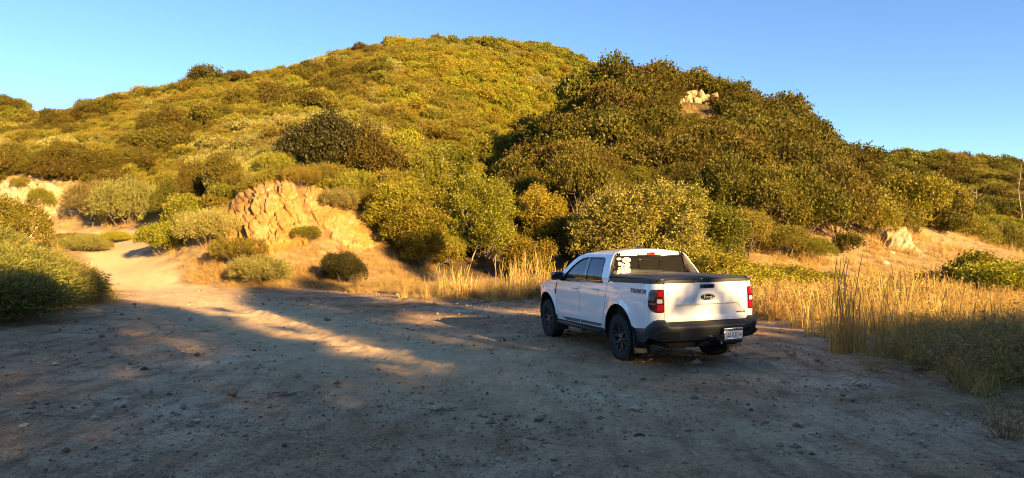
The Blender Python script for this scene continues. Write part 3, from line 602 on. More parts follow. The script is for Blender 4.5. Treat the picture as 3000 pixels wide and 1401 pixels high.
# ------------------------------------------------------------------ chaparral over the hillside
def scatter():
    g = np.random.default_rng(99); pts = []; cell = 1.5; grid = {}
    NC = 44000; az = g.uniform(R(-41), R(41), NC); r = np.sqrt(g.uniform(36 ** 2, 155 ** 2, NC))
    far_az = np.concatenate([g.uniform(R(28), R(42), 4200), g.uniform(R(-42), R(-33), 1500)]); far_r = np.sqrt(g.uniform(105 ** 2, 320 ** 2, 5700))
    az = np.concatenate([az, far_az]); r = np.concatenate([r, far_r]); x, y = np.sin(az) * r, np.cos(az) * r
    z = height(x, y); sd = dirt_sdf(x, y); u = 1500 + FPX * x / y; v = HORIZON - FPX * (z - CAMZ) / y
    ok = (sd < -1.5) & (z > np.where(y < 60, 1.0, 1.6)); n1 = fbm(x / 13, y / 13, octv=2, seed=201); n2 = fbm(x / 9 + 40, y / 9, octv=2, seed=202)
    # line of sight
    bare = ((u < 330) & (y < 64)) | ((u > 640) & (u < 1150) & (y < 37.5)) | ((u > 2640) & (y < 105) & (z < 3)) | ((u > 2180) & (y < 42))
    ok &= ~bare
    ids = np.nonzero(ok)[0]                                          # line of sight
    for ff in np.linspace(.3, .97, 26): ids = ids[height(x[ids] * ff, y[ids] * ff) < CAMZ + (z[ids] + 3.4 - CAMZ) * ff]
    ok[:] = False; ok[ids] = True
    zb = [(min(p[0] for p in zz) - 20, max(p[0] for p in zz) + 20, min(p[1] for p in zz), max(p[1] for p in zz), zz, dz) for zz, dz in zip(ROCKZONES, ZDEPTH)]
    P = np.array(PLACED)
    for i in np.nonzero(ok)[0]:
        near_hill = (u[i] > 1560 and y[i] < 97) or (1480 < u[i] <= 1560 and y[i] < 80)
        big = y[i] > 160
        if near_hill: k = 'oak' if n1[i] > -.45 else 'olive'
        elif big: k = 'bright' if n1[i] > 0 else ('oak' if n2[i] > 0 else 'olive')
        elif u[i] > 2560: k = 'bright' if n1[i] > .1 else ('yellow' if n2[i] > -.1 else 'olive')
        elif u[i] > 1130: k = 'yellow' if n1[i] > .18 else ('olive' if n2[i] > -.22 else ('bright' if n1[i] < -.2 else 'sage'))
        else: nn = n1[i] + g.normal() * .17; k = 'sage' if nn > .10 else ('olive' if nn > -.40 else 'oak')
        if y[i] > 138 and u[i] > 1480 and u[i] < 1750: k = 'bright' if n2[i] > -.1 else 'olive'
        s = (.52 + .62 * g.random() ** 1.6 + .2 * max(0, n2[i])) * (1.9 if big else 1.0) * (.85 if k in ('oak', 'bright') and not near_hill and not big else 1.0) * (.80 if y[i] < 75 else 1) * (1.55 if near_hill and y[i] > 50 else 1)
        if u[i] < 1150 and not big: s *= .80 * (1.3 if k == 'oak' else 1) * (1 + .35 * max(0, g.normal() - .8))
        rad = s * {'oak': 1.42 if near_hill else 1.25, 'olive': 1.15, 'sage': 1.05, 'bright': 1.2, 'yellow': 1.15}[k]
        if len(P) and np.any((P[:, 0] - x[i]) ** 2 + (P[:, 1] - y[i]) ** 2 < (P[:, 2] + rad * .6) ** 2): continue
        hit_rock = False
        for u0, u1, v0, v1, zz, dz in zb:
            if y[i] < dz + 1.5 and u0 < u[i] < u1 and v0 - 10 < v[i] < v1 + 4 * s * FPX / y[i] and any(in_poly((u[i] + du, v[i] - q_ * s * FPX / y[i]), zz) for q_ in (.1, .9, 1.7, 2.5, 3.3) for du in (-14, 0, 14)): hit_rock = True; break
        if hit_rock: continue
        cx, cy = int(x[i] // 4), int(y[i] // 4); bad = False
        for a in (-1, 0, 1):
            for b in (-1, 0, 1):
                for q in grid.get((cx + a, cy + b), ()):
                    if (q[0] - x[i]) ** 2 + (q[1] - y[i]) ** 2 < (.5 * (rad + q[2])) ** 2: bad = True; break
        if bad: continue
        grid.setdefault((cx, cy), []).append((x[i], y[i], rad)); pts.append((x[i], y[i], z[i], s, k, u[i], v[i]))
    return pts
PTS = scatter()
in_view = [p for p in PTS if -40 < p[5] < 3040]
in_view.sort(key=lambda p: -p[3] / p[1])
WORD = {'oak': ('scrub_oak', 'dark scrub oak', 'tree'), 'olive': ('olive_shrub', 'olive chamise shrub', 'shrub'), 'sage': ('sage_shrub', 'pale sage shrub', 'shrub'), 'bright': ('green_shrub', 'bright green shrub', 'shrub'), 'yellow': ('golden_bush', 'yellow green bush', 'shrub')}
def place_name(u, v, y):
    if y > 160: return 'on the distant hill at right' if u > 1500 else 'on the distant hill at far left'
    if u > 2560: return 'beyond the pale spur, low down' if v > 600 else 'beyond the pale spur, higher up'
    if u > 1560 and y < 97:
        col = 'at the gully edge' if u < 1720 else 'left of the summit rocks' if u < 1950 else 'below the summit rocks' if u < 2140 else 'right of the summit rocks' if u < 2330 else 'at the right end'
        return ('near the skyline ' if v < 330 else 'halfway up ' if v < 470 else 'low ' if v < 600 else 'at the foot, ') + col
    if u > 1150: return 'low in the gully' if v > 560 else 'halfway up the gully' if v > 400 else 'just below the hilltop'
    return ('below rock level' if v > 560 else 'above the rock' if v > 470 else 'high up the slope') + (' at far left' if u < 400 else ' left of the domed oak' if u < 850 else ' behind the domed oak')
ORD = ['first', 'second', 'third', 'fourth', 'fifth', 'sixth', 'seventh', 'eighth', 'ninth', 'tenth', 'eleventh', 'twelfth', 'thirteenth', 'fourteenth', 'fifteenth', 'sixteenth', 'seventeenth', 'eighteenth', 'nineteenth', 'twentieth']
IND = set(); gi = np.random.default_rng(5)
cells = {}
for p in in_view[:270]:
    x, y, z, s, k, u, v = p; sz = 'large' if s > 1.12 else 'small' if s < .82 else 'medium'; cells.setdefault((k, place_name(u, v, y), sz), []).append(p); IND.add(id(p))
for (k, pl, sz), ps in cells.items():
    nm, ph, cat = WORD[k]; ps.sort(key=lambda p: p[5])
    for i, p in enumerate(ps):
        x, y, z, s, _, u, v = p; near = y < 52; cm, lm = (NEAR if near else FAR)[k][int(gi.integers(0, 2 if near else 3))]
        o = stand(nm, cm, lm, (x, y, z - .12), (s, s, s * gi.uniform(.85, 1.2)), gi.uniform(0, 6.28))
        w_ = '' if len(ps) == 1 else (', left one' if i == 0 else ', right one') if len(ps) == 2 else f', {ORD[min(i, 19)]} from left'
        tag(o, f'{sz} {ph} {pl}{w_}', cat, f'{sz} {nm.replace("_", " ")}s {pl}')
rest = [p for p in PTS if id(p) not in IND]
# everything further off: one mass nobody could count
def instancer(name, label, cat, pts, sources, kinds, scales, rots, tilts=None):
    """points -> instances of the source meshes, one object of kind stuff"""
    col = bpy.data.collections.new(name + '_sources')
    for i, me in enumerate(sources):
        so_ = bpy.data.objects.new('%s_%03d' % (name, i), me); col.objects.link(so_)
    me = bpy.data.meshes.new(name); P = np.asarray(pts, np.float32); me.vertices.add(len(P)); me.vertices.foreach_set('co', P.ravel())
    a = me.attributes.new('kind', 'INT', 'POINT'); a.data.foreach_set('value', np.asarray(kinds, np.int32))
    a = me.attributes.new('size', 'FLOAT_VECTOR', 'POINT'); a.data.foreach_set('vector', np.asarray(scales, np.float32).ravel())
    a = me.attributes.new('turn', 'FLOAT_VECTOR', 'POINT'); a.data.foreach_set('vector', np.asarray(rots, np.float32).ravel())
    o = bpy.data.objects.new(name, me); COL.objects.link(o)
    ng = bpy.data.node_groups.new(name, 'GeometryNodeTree'); ng.interface.new_socket('Geometry', in_out='INPUT', socket_type='NodeSocketGeometry'); ng.interface.new_socket('Geometry', in_out='OUTPUT', socket_type='NodeSocketGeometry')
    gi_ = ng.nodes.new('NodeGroupInput'); go = ng.nodes.new('NodeGroupOutput')
    ci = ng.nodes.new('GeometryNodeCollectionInfo'); ci.inputs['Collection'].default_value = col; ci.inputs['Separate Children'].default_value = True; ci.inputs['Reset Children'].default_value = True
    ip = ng.nodes.new('GeometryNodeInstanceOnPoints'); ip.inputs['Pick Instance'].default_value = True
    def na(nm, ty):
        q = ng.nodes.new('GeometryNodeInputNamedAttribute'); q.data_type = ty; q.inputs['Name'].default_value = nm; return q.outputs['Attribute']
    ng.links.new(gi_.outputs[0], ip.inputs['Points']); ng.links.new(ci.outputs[0], ip.inputs['Instance'])
    ng.links.new(na('kind', 'INT'), ip.inputs['Instance Index']); ng.links.new(na('size', 'FLOAT_VECTOR'), ip.inputs['Scale'])
    er = ng.nodes.new('FunctionNodeEulerToRotation'); ng.links.new(na('turn', 'FLOAT_VECTOR'), er.inputs[0]); ng.links.new(er.outputs[0], ip.inputs['Rotation'])
    ng.links.new(ip.outputs[0], go.inputs[0])
    md = o.modifiers.new('instances', 'NODES'); md.node_group = ng
    return tag(o, label, cat, kind='stuff')
src = [FAR[k][s][0] for k in KINDS for s in range(3)]
if rest:
    instancer('chaparral', 'dense chaparral brush covering the sunlit hillside', 'brush', [(p[0], p[1], p[2] - .15) for p in rest], src, [KINDS.index(p[4]) * 3 + int(gi.integers(0, 3)) for p in rest],
              [(p[3], p[3], p[3] * gi.uniform(.85, 1.2)) for p in rest], [(gi.normal() * .1, gi.normal() * .1, gi.uniform(0, 6.28)) for _ in rest])
print('PLANTS', len(PTS), 'individual', len(IND), 'placed', len(PLACED))
# ------------------------------------------------------------------ the pickup truck.  Local axes: x forward from the rear axle, y to its left, z up
def paint_mat():
    m, t, out = new_mat('white_car_paint'); b = N(t, 'ShaderNodeBsdfPrincipled', i_Roughness=.30); b.inputs['Coat Weight'].default_value = 1; b.inputs['Coat Roughness'].default_value = .04
    tc = N(t, 'ShaderNodeTexCoord'); nz = noise_tex(t, tc.outputs['Object'], 5, 6, .65); sx = N(t, 'ShaderNodeSeparateXYZ'); t.links.new(tc.outputs['Object'], sx.inputs[0])
    low = N(t, 'ShaderNodeMapRange', i_1=.95, i_2=.40, i_3=0., i_4=1.); t.links.new(sx.outputs[2], low.inputs[0])     # road dust kicked up on the lower panels
    mu = N(t, 'ShaderNodeMath', operation='MULTIPLY'); t.links.new(low.outputs[0], mu.inputs[0]); t.links.new(nz, mu.inputs[1]); mu2 = N(t, 'ShaderNodeMath', operation='MULTIPLY', i_1=.28); t.links.new(mu.outputs[0], mu2.inputs[0])
    c = mixc(t, mu2.outputs[0], (.80, .81, .82), (.45, .38, .30)); t.links.new(c, b.inputs['Base Color']); t.links.new(b.outputs[0], out.inputs[0]); return m
def glass_mat(name, tint, sheen_mix=.04):  # even grey diffuse in the mix stands in for reflected light on the panes
    m, t, out = new_mat(name); tr = N(t, 'ShaderNodeBsdfTransparent'); tr.inputs[0].default_value = (*tint, 1); gl = N(t, 'ShaderNodeBsdfGlossy', i_Roughness=.02)
    fr = N(t, 'ShaderNodeFresnel', i_IOR=1.52); tc = N(t, 'ShaderNodeTexCoord'); nz = noise_tex(t, tc.outputs['Object'], 3, 3); 
    ad = N(t, 'ShaderNodeMath', operation='MULTIPLY_ADD', i_1=.02, i_2=.02); t.links.new(nz, ad.inputs[0]); a2 = N(t, 'ShaderNodeMath', operation='ADD'); t.links.new(fr.outputs[0], a2.inputs[0]); t.links.new(ad.outputs[0], a2.inputs[1])
    df = N(t, 'ShaderNodeBsdfDiffuse'); df.inputs[0].default_value = (.30, .29, .27, 1); md = N(t, 'ShaderNodeMixShader', i_0=sheen_mix); t.links.new(tr.outputs[0], md.inputs[1]); t.links.new(df.outputs[0], md.inputs[2]); mx = N(t, 'ShaderNodeMixShader'); t.links.new(a2.outputs[0], mx.inputs[0]); t.links.new(md.outputs[0], mx.inputs[1]); t.links.new(gl.outputs[0], mx.inputs[2]); t.links.new(mx.outputs[0], out.inputs[0]); return m
T = dict(paint=paint_mat(), black=simple('black_plastic', (.028, .028, .03), .55, .4, bump=.15, nscale=180), gloss=simple('gloss_black_trim', (.012, .012, .013), .12, .5, coat=.6), vinyl=simple('black_vinyl_cover', (.045, .043, .042), .62, .35, bump=.2, nscale=220),
         rubber=simple('tyre_rubber', (.030, .029, .028), .85, .2, noise=.35, bump=.3, nscale=30), rim=simple('black_alloy', (.035, .037, .042), .38, .5, .35, noise=.25, nscale=12), steel=simple('bright_steel', (.55, .55, .55), .3, .5, 1), under=simple('underbody', (.022, .021, .02), .9, .2),
         glass=glass_mat('tinted_side_glass', (.42, .43, .42)), privacy=glass_mat('dark_privacy_glass', (.15, .16, .16), .045), red=simple('red_lens', (.30, .006, .008), .10, .5, coat=1, noise=.1), darkred=simple('dark_red_lens', (.075, .004, .006), .10, .5, coat=1, noise=.3, nscale=9), redhot=simple('bright_red_reflector', (.55, .012, .012), .12, .5, coat=1, noise=.25, nscale=25),
         clear=simple('clear_lamp_lens', (.62, .60, .58), .15, .6, coat=1), smoke=simple('smoked_lens', (.022, .010, .011), .22, .4, coat=.3), grey=simple('grey_decal', (.10, .105, .115), .35, .5), orange=simple('orange_decal', (.42, .09, .02), .4, .5), char=simple('charcoal_decal', (.05, .05, .055), .4, .5),
         white=simple('white_vinyl', (.50, .48, .44), .6, .3, noise=.03), ink=simple('dark_ink', (.05, .05, .07), .7, .2), seat=simple('dark_seat_fabric', (.06, .058, .055), .9, .2), platem=simple('plate_white', (.78, .77, .74), .45, .4, noise=.05), blue=simple('plate_blue_ink', (.03, .05, .16), .6, .3), redink=simple('red_ink', (.45, .03, .03), .6, .3), trim=simple('brown_grey_sail_trim', (.10, .085, .072), .6, .35, bump=.1, nscale=150))
_cp = np.array([(-1.045, 0), (-1.042, .30), (-1.035, .55), (-1.02, .68), (-.99, .79), (-.925, .858), (-.80, .888), (-.45, .903), (0, .910), (.6, .907), (1.5, .904), (2.5, .907), (3.05, .910), (3.35, .898), (3.58, .855), (3.75, .77), (3.84, .60), (3.875, .33), (3.885, 0)], float)
def _catmull(P, n=24):
    P = np.vstack([P[1] * [1, -1], P, P[-2] * [1, -1]]); out = []
    for i in range(1, len(P) - 2):
        for k in range(n):
            t = k / n; a, b, c, d = P[i - 1], P[i], P[i + 1], P[i + 2]; out.append(.5 * ((2 * b) + (-a + c) * t + (2 * a - 5 * b + 4 * c - d) * t * t + (-a + 3 * b - 3 * c + d) * t ** 3))
    out.append(P[-2]); return np.array(out)
_cv = _catmull(_cp); _cw = np.concatenate([[0], np.cumsum(np.linalg.norm(np.diff(_cv, axis=0), axis=1))])
_tg = np.gradient(_cv, _cw, axis=0); _tg /= np.linalg.norm(_tg, axis=1)[:, None]
WMAX = _cw[-1]
_k0 = int(np.argmin(np.abs(_cw - np.interp(.858, _cv[:60 * 3, 1], _cw[:60 * 3])))); 
def wx(x): m = (_cv[:, 1] > .5); xs = _cv[m, 0]; return float(np.interp(x, xs, _cw[m]))       # station on the flank
def wy(y): s = 1 if y >= 0 else -1; m = _cv[:, 0] < -.9; return s * float(np.interp(abs(y), _cv[m, 1], _cw[m]))   # station on the tail
_zs = [.2, .40, .50, .70, .86, 1.00, 1.08, 1.15, 1.20, 1.25, 1.30, 1.45, 1.58, 1.62, 1.655, 1.69]
_in = [.05, .028, .014, .004, 0, 0.0, .008, .020, .030, .038, .052, .118, .190, .216, .255, .33]
W_A, W_B = wy(.66), wx(-.86)
def tsurf(P, relief=True):
    """(w, z, off) -> truck xyz"""
    P = np.asarray(P, float).reshape(-1, 3); w, z, off = P[:, 0], P[:, 1], P[:, 2]; s = np.where(w < 0, -1., 1.); a = np.clip(np.abs(w), 0, WMAX)
    cx, cy = np.interp(a, _cw, _cv[:, 0]), np.interp(a, _cw, _cv[:, 1]); tx, ty = np.interp(a, _cw, _tg[:, 0]), np.interp(a, _cw, _tg[:, 1])
    l = np.hypot(tx, ty); nx, ny = -ty / l, tx / l
    side = sstep(W_A, W_B, a); ins = np.interp(z, _zs, _in) * side + np.interp(z, [.3, .69, 1.05, 1.27, 1.4], [.03, 0, 0, .015, .02]) * (1 - side)
    if relief:
        for ax in (0.0, 3.076):                                   # flared wheel-arch lips
            d = np.hypot(cx - ax, z - .41); ins = ins - .020 * (1 - sstep(.505, .60, d)) * side - .006 * (1 - sstep(.49, .50, d)) * side
        ins = ins + .008 * np.exp(-((z - .74) / .10) ** 2) * side * sstep(.55, .8, cx) * (1 - sstep(2.4, 2.55, cx))
        u_ = np.abs(w)                                            # trapezoid pressed into the tailgate
        up = sstep(.945, .925, z); lo = sstep(.745, .775, z); ed = 1 - sstep(.50 + (.94 - z) * .8, .53 + (.94 - z) * .8, u_); ins = ins + .020 * up * lo * ed * (1 - side) - .008 * np.exp(-((z - .955) / .02) ** 2) * (1 - sstep(.46, .52, u_)) * (1 - side)
    d = off - ins
    return np.stack([cx + nx * d, s * (cy + ny * d), z], 1)
def rounded(pts, r, n=4):
    out = []; m = len(pts); rr = r if hasattr(r, '__len__') else [r] * m
    for i in range(m):
        p, a, b = np.array(pts[i]), np.array(pts[i - 1]), np.array(pts[(i + 1) % m]); da, db = a - p, b - p; la, lb = np.linalg.norm(da), np.linalg.norm(db); q = min(rr[i], la * .45, lb * .45)
        if q < 1e-4: out.append(tuple(p)); continue
        s, e = p + da / la * q, p + db / lb * q
        for k in range(n + 1): t = k / n; out.append(tuple((1 - t) ** 2 * s + 2 * t * (1 - t) * p + t * t * e))
    return out
def panel_mesh(pts, off=0., depth=.012, step=.045, relief=True, thick_top=0.):
    """closed outline in (w, z) -> skin on the body with a turned-in rim"""
    bm = bmesh.new(); vs = [bm.verts.new((p[0], p[1], off)) for p in pts]; f = bm.faces.new(vs); f.normal_update()
    if f.normal.z < 0: f.normal_flip()
    bmesh.ops.triangulate(bm, faces=bm.faces[:])
    w0, w1 = min(p[0] for p in pts), max(p[0] for p in pts); z0, z1 = min(p[1] for p in pts), max(p[1] for p in pts)
    for ax, a0, a1 in ((0, w0, w1), (1, z0, z1)):
        for c in np.arange(math.ceil(a0 / step) * step, a1, step):
            co = [0, 0, 0]; co[ax] = c; no = [0, 0, 0]; no[ax] = 1
            bmesh.ops.bisect_plane(bm, geom=bm.verts[:] + bm.edges[:] + bm.faces[:], plane_co=co, plane_no=no, dist=1e-5)
    bmesh.ops.remove_doubles(bm, verts=bm.verts[:], dist=1e-4)
    if depth:
        be = [e for e in bm.edges if e.is_boundary]; r = bmesh.ops.extrude_edge_only(bm, edges=be)
        for v in r['geom']:
            if isinstance(v, bmesh.types.BMVert): v.co.z -= depth
    bmesh.ops.reverse_faces(bm, faces=bm.faces[:])
    P = tsurf([v.co[:] for v in bm.verts], relief)
    for v, p in zip(bm.verts, P): v.co = p
    me = bpy.data.meshes.new('panel'); bm.to_mesh(me); bm.free(); me.shade_smooth(); me.set_sharp_from_angle(angle=R(40)); return me
TRUCK = empty('pickup_truck', (2.53, 10.92, .0), 0); tag(TRUCK, 'white four door pickup truck parked on the dirt clearing', 'truck')
def tpart(name, me, mat, parent=None, label=None):
    o = link(name, me, parent or TRUCK, mat)
    if label: o['label'] = label
    return o
def tp(name, pts, mat, off=0., depth=.012, step=.045, parent=None, both=True, relief=True, label=None):
    """panel on the left flank (and its twin on the right)"""
    res = []
    for s in ((1, -1) if both else (1,)):
        q = [(s * p[0], p[1]) for p in pts]; res.append(tpart(name, panel_mesh(q, off, depth, step, relief), T[mat], parent[0 if s > 0 else 1] if isinstance(parent, (list, tuple)) else parent, label))
    return res
def solid(verts, faces): mb = MB(); mb.add(verts, faces); return mb
def bbox(x0, x1, y0, y1, z0, z1, bev=.01, seg=2, shape=None):
    bm = bmesh.new(); bmesh.ops.create_cube(bm, size=1)
    for v in bm.verts: v.co = ((x0 + x1) / 2 + v.co.x * (x1 - x0), (y0 + y1) / 2 + v.co.y * (y1 - y0), (z0 + z1) / 2 + v.co.z * (z1 - z0))
    if bev: bmesh.ops.bevel(bm, geom=bm.edges[:], offset=bev, segments=seg, affect='EDGES', profile=.6)
    if shape:
        for v in bm.verts: v.co = shape(v.co)
    me = bpy.data.meshes.new('solid'); bm.to_mesh(me); bm.free(); me.shade_smooth(); me.set_sharp_from_angle(angle=R(35)); return me
def lettering(key, place, mat, depth=.003):
    """place: function (a, b, off) with a, b in -.5...5 -> xyz"""
    V, Fs = TXT[key]; n = len(V); top = [place(p[0], p[1], depth) for p in V]; bm = bmesh.new(); vs = [bm.verts.new(tuple(p)) for p in top]
    for f in Fs:
        try: bm.faces.new([vs[i] for i in f])
        except ValueError: pass
    me = bpy.data.meshes.new('lettering'); bm.to_mesh(me); bm.free(); return me
xx = lambda pts: [(wx(x), z) for x, z in pts]
def arc(cx, cz, r, a0, a1, n=18): return [(cx + r * math.cos(R(a)), cz + r * math.sin(R(a))) for a in np.linspace(a0, a1, n)]
# --- flank panels
D1 = [(2.50, .412), (2.55, .58), (2.61, .82), (2.60, .98), (2.555, 1.145)]
D2 = [(1.515, .432), (1.53, .70), (1.50, 1.0), (1.465, 1.165)]
D3 = [(.615, .452), (.585, .56), (.52, .75), (.455, .98), (.425, 1.12), (.41, 1.203)]
G = .006
doorF = tp('door', xx([(x - G, z) for x, z in D1] + [(2.0, 1.155)] + [(x + G, z) for x, z in D2[::-1]]), 'paint')
doorR = tp('door', xx([(x - G, z) for x, z in D2] + [(1.0, 1.182)] + [(x + G, z) for x, z in D3[::-1]]), 'paint')
fen = [(x + G, z) for x, z in D1] + [(2.8, 1.135), (3.15, 1.10), (3.42, 1.045), (3.60, .98), (3.68, .86), (3.62, .66), (3.565, .50)] + arc(3.076, .41, .485, 8, 172) + [(2.575, .42), (2.52, .408)]
tp('front_fender', xx(fen), 'paint')
q1 = [(x - G, z) for x, z in D3[::-1]] + [(.55, .445), (.50, .442)] + arc(0, .41, .485, 6, 157)[0:]
q1 = xx(q1) + xx([(-.52, .575), (-.78, .598), (-.90, .68)]) + [(wx(-.96), .725), (wy(.74), .735), (wy(.695), .737), (wy(.697), 1.0), (wy(.705), 1.247)] + xx([(-.9, 1.247), (-.3, 1.233), (.22, 1.219), (.33, 1.235)])
tp('quarter_panel', q1, 'paint')
# --- cab frame around the side windows
outer = [(2.60, 1.150), (2.36, 1.33), (2.10, 1.53), (1.95, 1.605), (1.75, 1.66), (1.5, 1.682), (1.1, 1.688), (.72, 1.684), (.63, 1.672), (.600, 1.640), (.55, 1.50), (.455, 1.34), (.40, 1.245), (.42, 1.206)]
dlo = [(.635, 1.196), (.66, 1.24), (.74, 1.40), (.80, 1.545), (.835, 1.578), (.90, 1.590), (1.2, 1.593), (1.55, 1.588), (1.72, 1.565), (1.86, 1.515), (2.02, 1.42), (2.18, 1.30), (2.33, 1.180), (2.34, 1.158)]
tp('cab_pillar_frame', xx(outer + dlo), 'paint', depth=.02)
BP0, BP1 = [(1.375, 1.17), (1.50, 1.588)], [(1.285, 1.174), (1.415, 1.591)]
tp('pillar_cover', xx([(1.38, 1.17), (1.50, 1.589), (1.41, 1.592), (1.28, 1.175)]), 'gloss', off=-.004, depth=.03)
gF = tp('window', xx([(1.38, 1.17), (1.50, 1.588), (1.55, 1.588), (1.72, 1.565), (1.86, 1.515), (2.02, 1.42), (2.18, 1.30), (2.33, 1.180), (2.34, 1.158)]), 'glass', off=-.012, depth=0)
gR = tp('window', xx([(1.28, 1.175), (1.41, 1.591), (1.2, 1.593), (.90, 1.590), (.835, 1.578), (.80, 1.545), (.74, 1.40), (.66, 1.24), (.635, 1.196)]), 'privacy', off=-.012, depth=0)
for s in (1, -1):
    P = tsurf([(s * wx(x), z, -.004) for x, z in dlo + dlo[:1]]); mb = MB(); mb.add(*tube(P, .013, 6)); tpart('window_seal', mb.mesh('seal', [], True), T['gloss'])
    P = tsurf([(s * wx(x), z, .002) for x, z in [(2.40, 1.153), (2.0, 1.162), (1.46, 1.172), (1.0, 1.187), (.60, 1.200)]]); mb = MB(); mb.add(*tube(P, .012, 6)); tpart('belt_moulding', mb.mesh('mould', [], True), T['gloss'])
tp('mirror_triangle', xx([(2.36, 1.155), (2.20, 1.162), (2.16, 1.31), (2.20, 1.29)]), 'gloss', off=.000, depth=.01)
tp('side_vent', xx([(2.665, .90), (2.63, .875), (2.60, .93), (2.565, 1.10), (2.60, 1.115), (2.63, 1.02)]), 'gloss', off=.005, depth=.01)
tp('sill_graphic', xx([(2.33, .478), (1.535, .503), (1.525, .450), (2.16, .428)]), 'grey', off=.003, depth=.002, parent=doorF)
tp('sill_graphic', xx([(1.50, .503), (.635, .520), (.665, .468), (1.50, .450)]), 'grey', off=.003, depth=.002, parent=doorR)
for hx, hz, prt in ((1.70, 1.030, doorF), (.83, 1.065, doorR)):
    cups = tp('handle_cup', rounded(xx([(hx - .11, hz - .05), (hx + .10, hz - .05), (hx + .10, hz + .045), (hx - .11, hz + .045)]), .035), 'paint', off=.004, depth=.006, parent=prt, step=.03)
    for s, d in ((1, prt[0]), (-1, prt[1])):
        P = tsurf([(s * wx(hx + a), hz + .008, o_) for a, o_ in ((-.10, .01), (-.07, .045), (.05, .045), (.08, .01))]); mb = MB(); mb.add(*tube(P, .014, 8)); tpart('handle', mb.mesh('handle', [], True), T['paint'], d)
tp('fuel_door', rounded(xx([(.195, 1.045), (.03, 1.045), (.015, 1.165), (.195, 1.165)]), [.06, .03, .02, .02]), 'paint', off=.004, depth=.006, both=False)
tp('rocker_panel', xx([(2.585, .408), (.60, .447), (.52, .44), (.55, .36), (.70, .335), (2.50, .315), (2.60, .34)]), 'black', off=-.006, depth=.18)
for s in (1, -1):
    P = tsurf([(s * wx(2.52), .365, .012), (s * wx(.66), .385, .012)]); mb = MB(); mb.add(*tube(P, .03, 6)); tpart('rocker_step', mb.mesh('st', [], True), T['black'])
tw = lambda key, xc, zc, lx, lz, off: (lambda a, b, d: tsurf([(wx(xc - a * lx), zc + b * lz, off + d)])[0])
dec = lettering('TREMORo', tw('T', -.60, 1.128, .465, .066, .002), None); qp = [c for c in TRUCK.children if c.name.startswith('quarter')]
tpart('flank_lettering', lettering('TREMORo', tw('T', -.60, 1.128, .465, .066, .002), None), T['orange'], qp[0]); tpart('flank_lettering', lettering('TREMOR', tw('T', -.60, 1.129, .455, .058, .0035), None), T['char'], qp[0])
# --- roof, windscreen, bonnet
ze = lambda x: float(np.interp(x, [.60, .63, .72, 1.1, 1.5, 1.75, 1.95, 2.1], [1.655, 1.672, 1.684, 1.688, 1.682, 1.66, 1.605, 1.53]))
def grid_mesh(fn, us, vs, flip=False, thick=0):
    V = np.array([fn(u, v) for u in us for v in vs], float); nu, nv = len(us), len(vs)
    F = [(i * nv + j, i * nv + j + 1, (i + 1) * nv + j + 1, (i + 1) * nv + j) for i in range(nu - 1) for j in range(nv - 1)]; F = np.array(F)
    if flip: F = F[:, ::-1]
    me = np_mesh('skin', V, F, True); return me
def roof(x, t):
    e = tsurf([(wx(x), ze(x), 0)])[0]; y = t * e[1]; fr = sstep(2.0, 1.55, x) * .6 + .4; re = .35 + .65 * sstep(.60, .80, x)
    return (e[0] + .05 * (1 - t * t) * sstep(1.6, 1.95, x), y, e[2] + .052 * (1 - abs(t) ** 2.4) * re * fr + .0)
roofo = tpart('roof', grid_mesh(roof, np.linspace(.60, 1.95, 28), np.linspace(-1, 1, 25), True), T['paint'])
def screen(x, t):
    e = tsurf([(wx(x), float(np.interp(x, [1.95, 2.10, 2.36, 2.60], [1.605, 1.53, 1.33, 1.15])), -.01)])[0]; return (e[0] + .09 * (1 - t * t) + .05 * (1 - t * t) * (x - 1.95), t * e[1], e[2] + .02 * (1 - t * t))
tpart('windscreen', grid_mesh(screen, np.linspace(1.95, 2.60, 12), np.linspace(-1, 1, 17), True), T['glass'])
def bonnet(x, t):
    ztop = float(np.interp(x, [2.55, 2.8, 3.15, 3.42, 3.60, 3.72], [1.142, 1.133, 1.098, 1.043, .98, .93])); e = tsurf([(wx(x), ztop, -.004)])[0]
    return (e[0] + .14 * (1 - t * t) * sstep(3.2, 3.7, x), t * e[1], ztop + .055 * (1 - abs(t) ** 3) * (1 - .3 * sstep(3.3, 3.7, x)) + .012 * math.exp(-((abs(t) - .6) / .12) ** 2))
tpart('bonnet', grid_mesh(bonnet, np.linspace(2.55, 3.72, 22), np.linspace(-1, 1, 25), True), T['paint'])
W3 = wx(3.62)
tpart('grille', panel_mesh([(W3 + .05, .60), (WMAX - .001, .60), (WMAX - .001, .92), (W3 + .05, .95)], 0, .02), T['gloss']); tpart('grille', panel_mesh([(-W3 - .05, .60), (-WMAX + .001, .60), (-WMAX + .001, .92), (-W3 - .05, .95)], 0, .02), T['gloss'])
hl = [(wx(3.52), .86), (wx(3.66), .80), (WMAX - .42, .80), (WMAX - .42, .94), (wx(3.64), .965)]
for s in (1, -1): tpart('headlight', panel_mesh([(s * a, b) for a, b in hl], .008, .02), T['clear'])
fb = xx([(3.565, .495), (3.62, .655)]) + [(WMAX - .001, .60), (WMAX - .001, .30), (wx(3.7), .30), (wx(3.56), .36)]
for s in (1, -1): tpart('front_bumper', panel_mesh([(s * a, b) for a, b in fb], .015, .12), T['black'])
